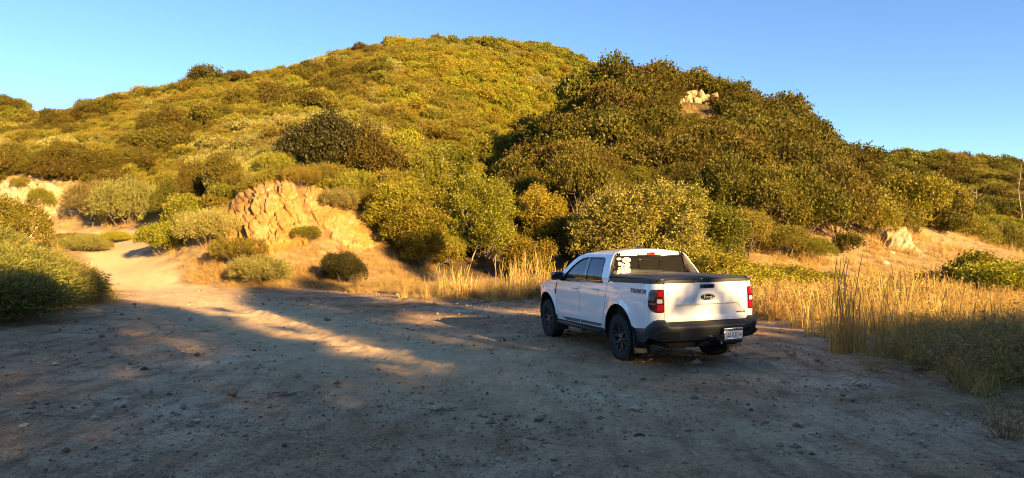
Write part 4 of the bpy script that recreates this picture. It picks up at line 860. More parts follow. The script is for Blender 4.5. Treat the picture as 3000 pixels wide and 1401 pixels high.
# --- back of the cab
hdr = lambda t, k: (.600 + .012 * (1 - t * t) * 0 + .02 * k, t * (.612 + .02 * k), ze(.60) + .052 * .35 * (1 - abs(t) ** 2.4) - k * (ze(.60) - 1.605 + .052 * .35 * (1 - abs(t) ** 2.4)))
tpart('rear_header', grid_mesh(lambda k, t: hdr(t, k), np.linspace(0, 1, 5), np.linspace(-1, 1, 21), True), T['paint'])
rear_glass = tpart('rear_window', grid_mesh(lambda k, t: (.615 - .03 * k * 0 + .012 * (t * t), t * (.625 + .075 * k), 1.612 - .345 * k), np.linspace(0, 1, 6), np.linspace(-1, 1, 15), True), T['privacy'])
def loop_tube(name, pts, r, mat, parent=None):
    mb = MB(); mb.add(*tube(list(pts) + [pts[0]], r, 6)); return tpart(name, mb.mesh(name, [], True), T[mat], parent)
loop_tube('window_seal', [(.612, .628, 1.612), (.612, -.628, 1.612), (.612, -.70, 1.27), (.612, .70, 1.27)], .012, 'gloss')
loop_tube('slider_frame', rounded_slider := [(.606, y, z) for y, z in rounded([(.20, 1.385), (-.20, 1.385), (-.20, 1.555), (.20, 1.555)], .03)], .007, 'gloss', rear_glass)
sail_o = [(.600, 1.640), (.55, 1.50), (.455, 1.34), (.40, 1.245)]
for s in (1, -1):
    O = tsurf([(s * wx(x), z, -.004) for x, z in sail_o]); I = np.array([(.612, s * .632, 1.612), (.614, s * .655, 1.50), (.616, s * .68, 1.36), (.618, s * .70, 1.262)])
    def sl(k, t, O=O, I=I):
        q = k * 3; i = min(2, int(q)); f = q - i; o_ = O[i] * (1 - f) + O[i + 1] * f; i_ = I[i] * (1 - f) + I[i + 1] * f; return o_ * (1 - t) + i_ * t + np.array([-.012 * math.sin(math.pi * t), 0, 0])
    sail = tpart('sail_trim', grid_mesh(sl, np.linspace(0, 1, 10), np.linspace(0, 1, 6), s > 0), T['trim'])
    mb = MB()
    for k in np.linspace(.42, .96, 13):
        a, b = sl(k, .58) + np.array([-.006, 0, 0]), sl(min(1, k + .05), .90) + np.array([-.006, 0, 0]); mb.add(*tube([a, b], .006, 4))
    tpart('sail_ribs', mb.mesh('ribs', []), T['black'], sail)
    tpart('roof_end_cap', bbox(.575, .64, s * .585 - .022, s * .585 + .022, 1.615, 1.678, .008), T['gloss'])
br = tpart('high_brake_light', bbox(.572, .61, -.225, .225, 1.625, 1.668, .012, 3, lambda c: Vector((c.x, c.y * (1 - 1.6 * max(0, c.z - 1.64)), c.z + .014 * (1 - (c.y / .3) ** 2)))), T['clear'])
tpart('red_lens', bbox(.566, .60, -.075, .075, 1.632, 1.674, .006, 2), T['redhot'], br)
fin = bbox(.92, 1.12, -.028, .028, 1.725, 1.80, .012, 2, lambda c: Vector((c.x - .55 * max(0, c.z - 1.73), c.y * (1.25 - 8 * max(0, c.z - 1.73)), 1.728 + (c.z - 1.728) * (1 - .85 * max(0, min(1, (c.x - .95) / .17)) ** 1.0))))
tpart('roof_antenna', fin, T['gloss'])
# --- bed cover and caps
tp('bed_rail_cap', xx([(.36, 1.262), (.345, 1.243), (.24, 1.224), (-.3, 1.238), (-.9, 1.252)]) + [(wy(.71), 1.252), (wy(.71), 1.300)] + xx([(-.9, 1.302), (-.3, 1.296), (.30, 1.288)]), 'black', off=.004, depth=.05)
tpart('tailgate_cap', panel_mesh([(-wy(.70), 1.256), (wy(.70), 1.256), (wy(.70), 1.298), (-wy(.70), 1.298)], .004, .06), T['black'])
def cover(x, t):
    yy = t * .815 if x > -.75 else t * (.815 - .09 * ((-.75 - x) / .27) ** 2); edge = max(abs(t) ** 10, sstep(-.93, -1.02, x), sstep(.56, .60, x))
    return (x, yy, 1.328 + .004 * math.sin(x * 9) + .010 * (1 - t * t) - .030 * edge + .006 * math.exp(-((x + .22) / .02) ** 2))
tpart('bed_cover', grid_mesh(cover, np.concatenate([np.linspace(-1.03, -.93, 6), np.linspace(-.9, .60, 40)]), np.sin(np.linspace(-1, 1, 31) * math.pi / 2), True), T['vinyl'])
for s in (1, -1): mb = MB(); mb.add(*tube([(-1.0, s * .765, 1.300), (-.3, s * .822, 1.302), (.55, s * .822, 1.305)], .016, 6)); tpart('cover_rail', mb.mesh('rail', [], True), T['black'])
tpart('cover_corner', bbox(-1.025, -.965, .70, .76, 1.295, 1.318, .006), T['trim']); tpart('cover_corner', bbox(-1.025, -.965, -.76, -.70, 1.295, 1.318, .006), T['trim'])
# --- tailgate
tg = tpart('tailgate', panel_mesh(rounded([(wy(-.688), .700), (wy(.688), .700), (wy(.698), 1.250), (wy(-.698), 1.250)], .02), .003, .03, .022), T['paint'])
rp = lambda yc, zc, ly, lz, off: (lambda a, b, d: tsurf([(wy(yc - a * ly), zc + b * lz, off + d)])[0])
hd = tpart('handle', panel_mesh(rounded([(.118, 1.168), (-.118, 1.168), (-.118, 1.222), (.118, 1.222)], .012), .016, .02, .05), T['black'], tg); tpart('handle_grip', panel_mesh(rounded([(.07, 1.176), (-.085, 1.176), (-.085, 1.208), (.07, 1.208)], .01), .022, .02, .05), T['gloss'], tg)
def oval(a, b, cz=1.042, n=28, cy=0.): return [(cy + a * math.cos(2 * math.pi * k / n), cz + b * math.sin(2 * math.pi * k / n)) for k in range(n)]
em = tpart('emblem', panel_mesh(oval(.118, .046), .012, .012, .05), T['gloss'], tg, 'oval badge with light script on black')
loopm = MB(); loopm.add(*tube([tsurf([(w, z, .013)])[0] for w, z in oval(.096, .036) + oval(.096, .036)[:1]], .0035, 5)); tpart('emblem_ring', loopm.mesh('ring', [], True), T['steel'], tg)
tpart('emblem_script', lettering('Ford', rp(0, 1.042, .135, .042, .013), None), T['white'], tg)
def glyphs(key):
    V, Fs = TXT[key]; lab = list(range(len(V)))
    def find(a):
        while lab[a] != a: a = lab[a]
        return a
    for f in Fs:
        for q in f[1:]: lab[find(q)] = find(f[0])
    out = {}
    for f in Fs: out.setdefault(find(f[0]), []).append(f)
    return [(V, fs) for fs in out.values()]
for k_, (V_, fs_) in enumerate(glyphs('MAVERICK')):
    ids = sorted({i for f in fs_ for i in f}); re_ = {a: b for b, a in enumerate(ids)}; TXT['glyph'] = (V_[ids], [[re_[i] for i in f] for f in fs_]); tpart('embossed_letter', lettering('glyph', rp(0.0, .872, .86, .052, .0015), None), T['paint'], tg)
tpart('badge_lettering', lettering('TREMORo', rp(-.575, .800, .165, .026, .002), None), T['orange'], tg); tpart('badge_lettering', lettering('TREMOR', rp(-.575, .801, .15, .017, .0035), None), T['char'], tg)
# --- tail lamps
for s in (1, -1):
    L = [(wy(.705), .838), (wx(-.985), .838), (wx(-.905), .885), (wx(-.885), .93), (wx(-.885), 1.125), (wx(-.925), 1.165), (wy(.705), 1.170)]
    lamp = tpart('tail_light', panel_mesh([(s * a, b) for a, b in rounded(L, .02)], .012, .02, .03), T['darkred'])
    def lp(name, pts, mat, off): tpart(name, panel_mesh([(s * a, b) for a, b in rounded(pts, .010)], off, .006, .03), T[mat], lamp)
    A, B, Cc, E_ = wy(.715), wy(.775), wx(-.975), wx(-.90)
    lp('red_lens', [(A, 1.062), (Cc - .03, 1.062), (Cc - .03, 1.150), (A, 1.155)], 'red', .0150); lp('reflector', [(B - .02, 1.075), (Cc - .05, 1.075), (Cc - .05, 1.135), (B - .02, 1.135)], 'redhot', .0165)
    lp('reverse_lens', [(A + .015, .972), (Cc - .02, .972), (Cc - .02, 1.030), (A + .015, 1.030)], 'clear', .0165)
    lp('smoked_lens', [(Cc - .012, .965), (E_, .975), (E_, 1.12), (Cc - .012, 1.14)], 'smoke', .0150); lp('side_marker', [(Cc + .01, .948), (E_ + .005, .954), (E_ + .005, .972), (Cc - .01, .972)], 'grey', .0165)
    lp('red_lens', [(A, .856), (Cc - .02, .856), (Cc - .02, .945), (A, .955)], 'red', .0150); lp('reflector', [(B - .02, .885), (Cc - .07, .885), (Cc - .07, .925), (B - .02, .925)], 'redhot', .0165)
# --- rear bumper: profile swept round the tail
ws = np.concatenate([np.linspace(-wx(-.50), -wy(.70), 26), np.linspace(-wy(.69), wy(.69), 41), np.linspace(wy(.70), wx(-.50), 26)])
def bump_pt(w, k):
    a = abs(w); zt = float(np.interp(a, [0, wy(.66), wy(.70), wy(.80), wx(-.92), wx(-.78), wx(-.50)], [.692, .692, .733, .732, .690, .594, .570])); o = float(np.interp(a, [0, wy(.6), wy(.78), wx(-.90), wx(-.7), wx(-.50)], [.115, .110, .085, .05, .025, .010]))
    zl = float(np.interp(a, [0, wy(.5), wy(.75), wx(-.85), wx(-.50)], [.425, .425, .44, .47, .50])); fl = float(np.interp(a, [0, wy(.62), wy(.70), wy(.8)], [1, 1, .35, .2]))
    prof = [(-.02, 0), (.0, .004), (o * .55, -.012 - .012 * fl), (o * .92, -.028 - .018 * fl), (o, -.05 - .02 * fl), (o * .98, -.105), (o * .86, -.125), (o * .80, -.2), (o * .45, zl - zt), (-.15, zl - zt - .005), (-.35, zl - zt + .02)]
    p = prof[k]; return tsurf([(w, zt + p[1], p[0])], False)[0]
bump = tpart('rear_bumper', grid_mesh(lambda w, k: bump_pt(w, int(k)), ws, range(11)), T['black']); bump.data.set_sharp_from_angle(angle=R(50))
mb = MB()
for y in np.linspace(-.60, .60, 61):
    a, b = tsurf([(wy(y), .683, .028)], False)[0], tsurf([(wy(y), .655, .098)], False)[0]; mb.add(*tube([a, b], .0055, 4))
tpart('step_tread', mb.mesh('tread', []), T['trim'], bump)
for s in (1, -1): tpart('bumper_pad', panel_mesh([(s * a, b) for a, b in rounded([(wy(.50), .46), (wy(.74), .475), (wy(.80), .53), (wy(.72), .578), (wy(.52), .570)], .02)], .105, .03, .05, False), T['gloss'], bump)
# --- plate, hitch
pl = tpart('licence_plate', bbox(-1.185, -1.172, -.485, -.175, .418, .580, .003, 1), T['platem'], None, 'white licence plate with dark characters')
pp = lambda yc, zc, ly, lz: (lambda a, b, d: (-1.1862 - d, yc - a * ly, zc + b * lz))
tpart('plate_characters', lettering('PLATE', pp(-.33, .492, .27, .068), None, .001), T['blue'], pl)
fr = MB()
for y0, y1, z0, z1 in ((-.49, -.17, .548, .590), (-.49, -.17, .410, .440), (-.49, -.478, .44, .548), (-.182, -.17, .44, .548)): q = bbox(-1.190, -1.170, y0, y1, z0, z1, .002, 1); v = np.array([x.co[:] for x in q.vertices]); fr.add(v, np.array([list(p.vertices) + [p.vertices[-1]] * (4 - len(p.vertices)) for p in q.polygons if len(p.vertices) <= 4]))
pf = tpart('plate_frame', fr.mesh('frame', []), T['steel'], pl)
tpart('frame_lettering', lettering('HANFORD', pp(-.33, .570, .19, .024), None, .005), T['ink'], pl); tpart('frame_lettering', lettering('FRAME', pp(-.33, .425, .26, .018), None, .005), T['ink'], pl)
tpart('registration_sticker', bbox(-1.1925, -1.189, -.475, -.44, .552, .572, 0), T['redink'], pl); tpart('registration_sticker', bbox(-1.1925, -1.189, -.22, -.185, .552, .572, 0), T['white'], pl)
tpart('plate_bracket', bbox(-1.168, -1.10, -.50, -.16, .375, .61, .006), T['under'])
hm = MB(); hm.add(*tube([(-.95, 0, .47), (-1.17, 0, .47)], [.055, .055], 4)); tpart('hitch_receiver', hm.mesh('receiver', []), T['gloss'])
hm = MB(); hm.add(*tube([(-1.05, 0, .47), (-1.26, 0, .47), (-1.31, 0, .445), (-1.40, 0, .445)], [.036, .036, .03, .026], 4)); hm.add(*tube([(-1.37, 0, .44), (-1.37, 0, .475)], [.02, .014], 8)); ball = tube([(-1.37, 0, .475), (-1.37, 0, .485), (-1.37, 0, .503), (-1.37, 0, .52), (-1.37, 0, .529)], [.012, .021, .026, .020, .006], 10); hm.add(*ball); hitch = tpart('tow_hitch', hm.mesh('hitch', []), T['under'])
hm = MB(); hm.add(*tube([(-1.21, .09, .49), (-1.21, .075, .505), (-1.21, .06, .49), (-1.21, -.07, .47)], .008, 6)); tpart('hitch_pin', hm.mesh('pin', []), T['steel'], hitch)
hm = MB(); hm.add(*tube([(-1.37, 0, .435), (-1.37, 0, .40)], [.018, .016], 6)); tpart('hitch_nut', hm.mesh('nut', []), T['steel'], hitch)
# --- mirrors, flaps
for s in (1, -1):
    mm = tpart('door_mirror', bbox(2.30, 2.42, s * .985 - .115, s * .985 + .115, 1.165, 1.315, .045, 4, lambda c: Vector((c.x - .04 * (abs(c.y) - .87), c.y, c.z - .05 * (abs(c.y) - .985) + .02 * (c.x - 2.3)))), T['gloss'], (doorF[0] if s > 0 else doorF[1]))
    hm = MB(); hm.add(*tube([(2.33, s * .87, 1.165), (2.35, s * .93, 1.185)], [.03, .026], 6)); tpart('mirror_arm', hm.mesh('arm', []), T['black'], mm)
    tpart('mirror_glass', bbox(2.294, 2.302, s * .985 - .09, s * .985 + .09, 1.185, 1.295, .003, 1), T['rim'], mm)
    tpart('mud_flap', bbox(-.515, -.500, s * .80 - .135, s * .80 + .135, .20, .56, .004, 1, lambda c: Vector((c.x - .10 * (.56 - c.z), c.y, c.z))), T['black'])
    tpart('mud_flap', bbox(2.555, 2.57, s * .80 - .125, s * .80 + .125, .20, .50, .004, 1), T['black'])
# --- inside and underneath
tpart('cabin_floor', bbox(.65, 2.55, -.74, .74, .50, .62, .02), T['under']); tpart('bulkhead', bbox(.63, .66, -.74, .74, .6, 1.265, .01), T['under']); tpart('dashboard', bbox(2.18, 2.55, -.74, .74, .8, 1.13, .05, 3), T['under'])
def seat(x, y, wdt):
    s_ = tpart('seat', bbox(x - .06, x + .50, y - wdt, y + wdt, .62, .82, .05, 3), T['seat']); tpart('backrest', bbox(x - .12, x + .05, y - wdt, y + wdt, .75, 1.33, .06, 3, lambda c: Vector((c.x - .22 * (c.z - .75), c.y * 1.0, c.z))), T['seat'], s_)
    return s_
for y in (.38, -.38):
    s_ = seat(1.52, y, .24); tpart('headrest', bbox(1.27, 1.38, y - .12, y + .12, 1.34, 1.52, .045, 3), T['seat'], s_)
s_ = seat(.84, 0, .66)
for y in (.42, -.42): tpart('headrest', bbox(.66, .74, y - .12, y + .12, 1.27, 1.40, .03, 3), T['seat'], s_)
hm = MB(); a = np.linspace(0, 2 * math.pi, 19); hm.add(*tube([(2.06 + .06 * math.sin(k), .38 + .18 * math.cos(k), 1.06 + .17 * math.sin(k)) for k in a], .015, 6)); hm.add(*tube([(2.06, .38, 1.06), (2.25, .38, .98)], .03, 6)); tpart('steering_wheel', hm.mesh('sw', [], True), T['under'])
tpart('underbody', bbox(-.95, 3.55, -.60, .60, .30, .52, .05, 2), T['under']); tpart('bed_floor', bbox(-.90, .60, -.80, .80, .72, 1.22, .02, 1), T['under'])
for ax in (0., 3.076):
    for s in (1, -1):
        def well(t, y): an = R(-12 + 204 * t); return (ax + .50 * math.cos(an), s * y, .41 + .50 * math.sin(an))
        tpart('wheel_well', grid_mesh(well, np.linspace(0, 1, 17), np.linspace(.52, .872, 3)), T['under'])
        tpart('wheel_well', grid_mesh(lambda t, r: (ax + r * math.cos(R(-12 + 204 * t)), s * .53, .41 + r * math.sin(R(-12 + 204 * t))), np.linspace(0, 1, 17), (.02, .5)), T['under'])
tpart('exhaust_muffler', bbox(-.93, -.70, .25, .62, .345, .44, .045, 3), T['under']); hm = MB(); hm.add(*tube([(0, -.7, .37), (0, .7, .37)], .05, 8)); tpart('rear_axle', hm.mesh('axle', [], True), T['under'])
# --- wheels
def wheel_meshes():
    n = 56; prof = [(-.085, .215), (-.108, .235), (-.122, .285), (-.118, .325), (-.105, .352), (-.06, .362), (0, .364), (.06, .362), (.105, .352), (.118, .325), (.122, .285), (.108, .235), (.085, .215)]
    V = [(r * math.cos(2 * math.pi * i / n), y, r * math.sin(2 * math.pi * i / n)) for i in range(n) for y, r in prof]; k = len(prof)
    F = [(i * k + j, i * k + j + 1, ((i + 1) % n) * k + j + 1, ((i + 1) % n) * k + j) for i in range(n) for j in range(k - 1)]
    mb = MB(); mb.add(V, F)
    def block(th, y, lt, ly, r0, r1, sk=0):
        vs = []
        for r in (r0, r1):
            for a, b in ((-1, -1), (1, -1), (1, 1), (-1, 1)): f = .88 if r == r1 else 1; q = th + f * a * lt / 2 / r + sk * b; vs.append((r * math.cos(q), y + f * b * ly / 2, r * math.sin(q)))
        mb.add(vs, [(4, 5, 6, 7), (0, 1, 5, 4), (1, 2, 6, 5), (2, 3, 7, 6), (3, 0, 4, 7)])
    nb = 36
    for i in range(nb):
        th = 2 * math.pi * i / nb
        for row, (y, ly, sk) in enumerate(((-.095, .034, .02), (-.048, .040, -.03), (0, .036, .03), (.048, .040, -.03), (.095, .034, .02))): block(th + (row % 2) * math.pi / nb, y, .040, ly, .350 if abs(y) > .09 else .356, .374, sk)
        for y in (-1, 1):
            if i % 2 == 0:                                        # shoulder lugs on the sidewall
                vs = []
                for rr, yy in ((.352, .108), (.315, .122)):
                    for a in (-1, 1):
                        for o_ in (0, .006): q = th + a * .045; vs.append((rr * math.cos(q), y * (yy + o_), rr * math.sin(q)))
                mb.add(vs, [(1, 3, 7, 5), (0, 1, 5, 4), (2, 6, 7, 3), (0, 2, 3, 1), (4, 5, 7, 6)])
    tyre = mb.mesh('tyre', [T['rubber']]); tyre.shade_smooth(); tyre.set_sharp_from_angle(angle=R(32))
    rb = MB(); prof = [(.105, .226), (.112, .218), (.100, .208), (.06, .200), (-.08, .196), (-.09, .01)]; k = len(prof); n2 = 40
    V = [(r * math.cos(2 * math.pi * i / n2), y, r * math.sin(2 * math.pi * i / n2)) for i in range(n2) for y, r in prof]; rb.add(V, [(i * k + j, i * k + j + 1, ((i + 1) % n2) * k + j + 1, ((i + 1) % n2) * k + j) for i in range(n2) for j in range(k - 1)])
    for i in range(6):                                            # six forked spokes
        th = 2 * math.pi * i / 6 + .26
        for br_ in (-1, 1):
            pts = [(.035, 0, .076), (.105, br_ * .10, .084), (.165, br_ * .20, .090), (.212, br_ * .235, .098)]
            P = [(r * math.cos(th + a), y, r * math.sin(th + a)) for r, a, y in pts]; vs = []
            for (r, a, y), w_ in zip(pts, (.030, .022, .019, .024)):
                t_ = np.array([-math.sin(th + a), 0, math.cos(th + a)]); c = np.array([r * math.cos(th + a), y, r * math.sin(th + a)])
                for sx_, dy in ((-1, -.03), (-.7, .004), (.7, .004), (1, -.03)): vs.append(c + t_ * w_ * sx_ + np.array([0, dy, 0]))
            Fs = [(i_ * 4 + j, i_ * 4 + j + 1, (i_ + 1) * 4 + j + 1, (i_ + 1) * 4 + j) for i_ in range(3) for j in range(3)]; rb.add(vs, Fs)
    rb.add(*tube([(0, .04, 0), (0, .082, 0), (0, .092, 0)], [.062, .060, .034], 18))
    rim = rb.mesh('rim', [T['rim']]); rim.shade_smooth(); rim.set_sharp_from_angle(angle=R(35))
    lug = MB(); lug.add(*tube([(0, .08, 0), (0, .100, 0), (0, .106, 0)], [.011, .010, .006], 6)); lug = lug.mesh('lug_nut', [T['steel']])
    disc = MB(); disc.add(*tube([(0, -.02, 0), (0, 0, 0)], [.15, .15], 24)); disc = disc.mesh('brake_disc', [T['rim']])
    return tyre, rim, lug, disc
TY, RI, LU, DI = wheel_meshes()
for i, (ax, s) in enumerate(((0., 1), (0., -1), (3.076, 1), (3.076, -1))):
    wh = link('wheel', TY, TRUCK); wh.location = (ax, s * .790, .372); wh.rotation_euler = (0, .4 * i, 0 if s > 0 else math.pi)
    link('rim', RI, wh); link('brake_disc', DI, wh)
    for k in range(5): l = link('lug_nut', LU, wh); l.location = (.042 * math.cos(k * 1.2566 + .3), 0, .042 * math.sin(k * 1.2566 + .3))
# --- stickers on the rear window
def stick(name, pts, mat='white', off=.010, label=None):
    vs = [(.606 + .0 - off + .012 * (y / .66) ** 2, y, z) for y, z in pts]; bm = bmesh.new(); bm.faces.new([bm.verts.new(v) for v in vs]); bmesh.ops.triangulate(bm, faces=bm.faces[:]); me = bpy.data.meshes.new(name); bm.to_mesh(me); bm.free(); return tpart(name, me, T[mat], rear_glass, label)
ov = lambda cy, cz, a, b, n=24, p=1., lump=0: [(cy + a * math.copysign(abs(math.cos(t)) ** p, math.cos(t)) * (1 + lump * math.cos(5 * t)), cz + b * math.copysign(abs(math.sin(t)) ** p, math.sin(t)) * (1 + lump * math.cos(5 * t))) for t in np.linspace(0, 2 * math.pi, n + 1)[:-1]]
sp = lambda cy, cz, ly, lz: (lambda a, b, d: (.606 - .012 - d + .012 * (cy / .66) ** 2, cy - a * ly, cz + b * lz))
stick('sticker', ov(.440, 1.553, .082, .046), label='white oval sticker with four dark letters'); tpart('sticker_lettering', lettering('SEKI', sp(.440, 1.553, .105, .032), None, .0), T['ink'], rear_glass)
stick('sticker', ov(.575, 1.576, .044, .022, p=.8, lump=.10), label='small white cloud shaped sticker')
stick('sticker', ov(.565, 1.490, .030, .030, lump=.08)); stick('sticker', [(.600 - .16 * k / 12, 1.442 + .085 * math.sin(math.pi * (.5 + .5 * k / 12)) ** .7) for k in range(13)] + [(.475 + .10 * k / 8, 1.442 + .05 * math.sin(math.pi * (.95 - .5 * k / 8))) for k in range(9)], label='white arched sticker with a small figure')
stick('sticker', [(.535, 1.44), (.525, 1.50), (.515, 1.505), (.502, 1.47), (.50, 1.44)]); stick('sticker', rounded([(.595, 1.398), (.450, 1.398), (.450, 1.438), (.595, 1.438)], .012), label='white banner sticker below the arched one')
stick('sticker', ov(.420, 1.468, .046, .042, p=.7), label='round pale sticker below the oval one'); stick('sticker', ov(.418, 1.378, .050, .044, p=.6, lump=.05), label='shield shaped white sticker')
stick('sticker', rounded([(.615, 1.363), (.462, 1.363), (.462, 1.388), (.615, 1.388)], .004)); stick('sticker', rounded([(.620, 1.295), (.462, 1.295), (.462, 1.357), (.620, 1.357)], .004), label='white rectangular sticker at the bottom corner')
for k in range(5): stick('sticker_print', [(.585 - k * .024, 1.408), (.572 - k * .024, 1.408), (.572 - k * .024, 1.428), (.585 - k * .024, 1.428)], 'ink', .012)
stick('sticker_print', [(.575, 1.315), (.505, 1.315), (.510, 1.330), (.545, 1.342), (.580, 1.332)], 'ink', .012)
TRUCK.rotation_euler = Matrix.Rotation(R(108.08), 3, 'Z').__matmul__(Matrix.Rotation(R(-.9), 3, 'X')).to_euler()
TRUCK.location = (2.53, 10.92, h1(2.2, 12.3) - .006)
# ------------------------------------------------------------------ dry grass, weeds, stones
M['straw'] = leaf_mat('dry_straw', [(.34, .205, .055), (.51, .325, .092), (.68, .48, .16)], .25, .6, .2, .15)
M['drygrey'] = leaf_mat('grey_dead_grass', [(.22, .135, .048), (.35, .225, .082), (.48, .32, .13)], .2, .7, .1, .2)
M['fluff'] = leaf_mat('orange_dry_litter', [(.28, .165, .055), (.40, .25, .085), (.52, .35, .13)], .2, .7, .1, .15)
def blades(mb, g, base, height_, lean, width, segs=3, m=0, spread=0., seed_head=0):
    n = len(base); az = g.uniform(0, 2 * math.pi, n); h = height_ * (.55 + .6 * g.random(n)); le = lean * (.2 + g.random(n)); d = np.stack([np.cos(az), np.sin(az), np.zeros(n)], 1); sd = np.stack([-np.sin(az), np.cos(az), np.zeros(n)], 1)
    az2 = g.uniform(0, 2 * math.pi, n); sd = np.stack([np.cos(az2), np.sin(az2), np.zeros(n)], 1); rows = []
    for k in range(segs + 1):
        t = k / segs; c = base + d * (le * h * t ** 1.8)[:, None] + np.array([0, 0, 1]) * (h * (t - .25 * le * t * t))[:, None]; w = width * (1 - t * .85) * (1 if not seed_head or k < segs - 1 else 2.2 - .6 * (k == segs)); rows.append(c - sd * w); rows.append(c + sd * w)
    V = np.stack(rows, 1).reshape(-1, 3); K = 2 * (segs + 1); i0 = np.arange(n)[:, None] * K; F = np.concatenate([np.stack([i0[:, 0] + 2 * k, i0[:, 0] + 2 * k + 1, i0[:, 0] + 2 * k + 3, i0[:, 0] + 2 * k + 2], 1) for k in range(segs)]); mb.add(V, F, m)
def tuft(seed, n, r, h, lean, w, mat, heads=0):
    g = np.random.default_rng(seed); mb = MB(); a = g.uniform(0, 6.28, n); q = r * np.sqrt(g.random(n)); blades(mb, g, np.stack([np.cos(a) * q, np.sin(a) * q, np.full(n, -.03)], 1), h, lean, w)
    if heads: a = g.uniform(0, 6.28, heads); q = r * .8 * np.sqrt(g.random(heads)); blades(mb, g, np.stack([np.cos(a) * q, np.sin(a) * q, np.full(heads, -.03)], 1), h * 1.75, lean * .35, w * .8, 5, seed_head=1)
    return mb.mesh('grass_tuft', [mat])
TU = [tuft(1, 46, .16, .42, .7, .0050, M['straw']), tuft(2, 40, .14, .55, .6, .0050, M['straw'], 3), tuft(3, 60, .20, .30, 1.1, .0055, M['drygrey']), tuft(4, 50, .22, .48, 1.0, .005, M['drygrey'], 3), tuft(5, 44, .18, .20, 1.2, .006, M['fluff']), tuft(6, 60, .24, .30, 1.2, .006, M['fluff'])]
# tangled weeds: forking dry stems with little seed leaves
def weed(seed, h, mat, n=26, leafy=8):
    g = np.random.default_rng(seed); mb = MB(); tips = []
    for k in range(n):
        a = g.uniform(0, 6.28); d = np.array([math.cos(a) * .55, math.sin(a) * .55, 1.]) ; p = np.array([math.cos(a), math.sin(a), 0]) * .06; pts = [p.copy()]
        for j in range(4): d = d + g.normal(size=3) * .28; d /= np.linalg.norm(d); p = p + d * h * .25 * g.uniform(.7, 1.2); pts.append(p.copy())
        mb.add(*tube(pts, [.006, .005, .004, .003, .002], 3))
        for j in range(3):
            q = pts[1 + j]; e = unit(d + g.normal(size=3) * .8); mb.add(*tube([q, q + e * h * .16, q + e * h * .26 + g.normal(size=3) * .02], [.0035, .003, .0015], 3)); tips.append((q, e))
    P = np.array([q + e * h * g.uniform(.05, .28) for q, e in tips for _ in range(leafy)]); V, F = leaf_quads(P, unit(g.normal(size=P.shape)), .035 * (.5 + g.random(len(P))), .011, g); mb.add(V, F)
    return mb.mesh('dry_weed', [mat])
WE = [weed(21, .75, M['drygrey']), weed(22, .9, M['drygrey'], 22), weed(23, .7, M['straw'], 24)]
def grass_field():
    g = np.random.default_rng(44); P = []; K = []; S = []; Rr = []
    def addz(n, reg, kinds, smin, smax, edge=-.25, dmin=None):
        x0, x1, y0, y1 = reg; x, y = g.uniform(x0, x1, n), g.uniform(y0, y1, n); sd = dirt_sdf(x, y) + .5 * fbm(x / 1.2, y / 1.2, octv=2, seed=5); cl = fbm(x / 1.6, y / 1.6, octv=2, seed=6)
        ok = (sd < edge) & (cl > -.45 if dmin is None else cl > dmin); z = height(x, y)
        for i in np.nonzero(ok)[0]: s = g.uniform(smin, smax) * (.8 + .5 * max(0, cl[i])); P.append((x[i], y[i], z[i])); K.append(kinds[int(g.integers(0, len(kinds)))]); S.append((s, s, s * g.uniform(.8, 1.25))); Rr.append((g.normal() * .12, g.normal() * .12, g.uniform(0, 6.28)))
    addz(3300, (5.2, 16, 8, 22), [0, 0, 1, 1, 0, 0, 8, 0, 2, 0], .7, 1.25); addz(650, (6.0, 13, 5.5, 12), [2, 3, 3, 0, 7], .45, .85)
    addz(1800, (1.5, 12, 17.5, 32), [0, 1, 0, 4, 8], .9, 1.5); addz(1100, (12, 26, 18, 40), [0, 1, 2, 8], .9, 1.5)
    addz(1500, (-7, 6, 20, 33), [2, 3, 3, 2, 2, 6], .55, 1.0); addz(5200, (-15, -4, 27, 41), [4, 5, 4, 5], .6, 1.25, -.1); addz(2400, (-36, -14, 25, 52), [4, 5, 0, 0, 4], .8, 1.5)
    addz(1300, (-50, -22, 44, 66), [4, 5, 4, 0], 1.2, 2.0); addz(900, (-18, -8, 12, 28), [2, 5, 4, 3], .7, 1.2); addz(2600, (15, 62, 34, 100), [4, 5, 0, 4], 1.4, 2.6); addz(1500, (12, 36, 36, 62), [4, 5, 0], 1.0, 1.8)
    g2 = np.random.default_rng(3)
    return instancer('dry_grass', 'dry golden grass and litter over the unshaded verges and slopes', 'grass', P, TU + WE, K, S, Rr), len(P)
_, NG = grass_field()
def stalks(seed, n, h, r, lean=.2, leafn=60):
    g = np.random.default_rng(seed); st = MB(); a = g.uniform(0, 6.28, n); q = r * np.sqrt(g.random(n)); blades(st, g, np.stack([np.cos(a) * q, np.sin(a) * q, np.full(n, -.04)], 1), h, lean, .0085, 6, seed_head=1)
    lf = MB(); a = g.uniform(0, 6.28, leafn); q = r * np.sqrt(g.random(leafn)); blades(lf, g, np.stack([np.cos(a) * q, np.sin(a) * q, np.full(leafn, -.04)], 1), h * .5, .6, .0065, 4)
    return st.mesh('stalks', [M['straw']]), lf.mesh('leaf_blades', [M['straw']])
CL = [stalks(61, 44, 1.0, .22), stalks(62, 60, 1.0, .34), stalks(63, 26, 1.0, .16), stalks(64, 34, 1.0, .20, .30)]
def clump(label, u, v, hgt, k, wid=1., group='tall dry grass clumps around the truck'):
    x, y = g0(u, v); cu, cl_ = CL[k]; o = empty('grass_clump', (x, y, h1(x, y)), random.uniform(0, 6.28)); o.scale = (wid, wid, hgt); link('stalks', cu, o); link('leaf_blades', cl_, o); return tag(o, label, 'grass', group)
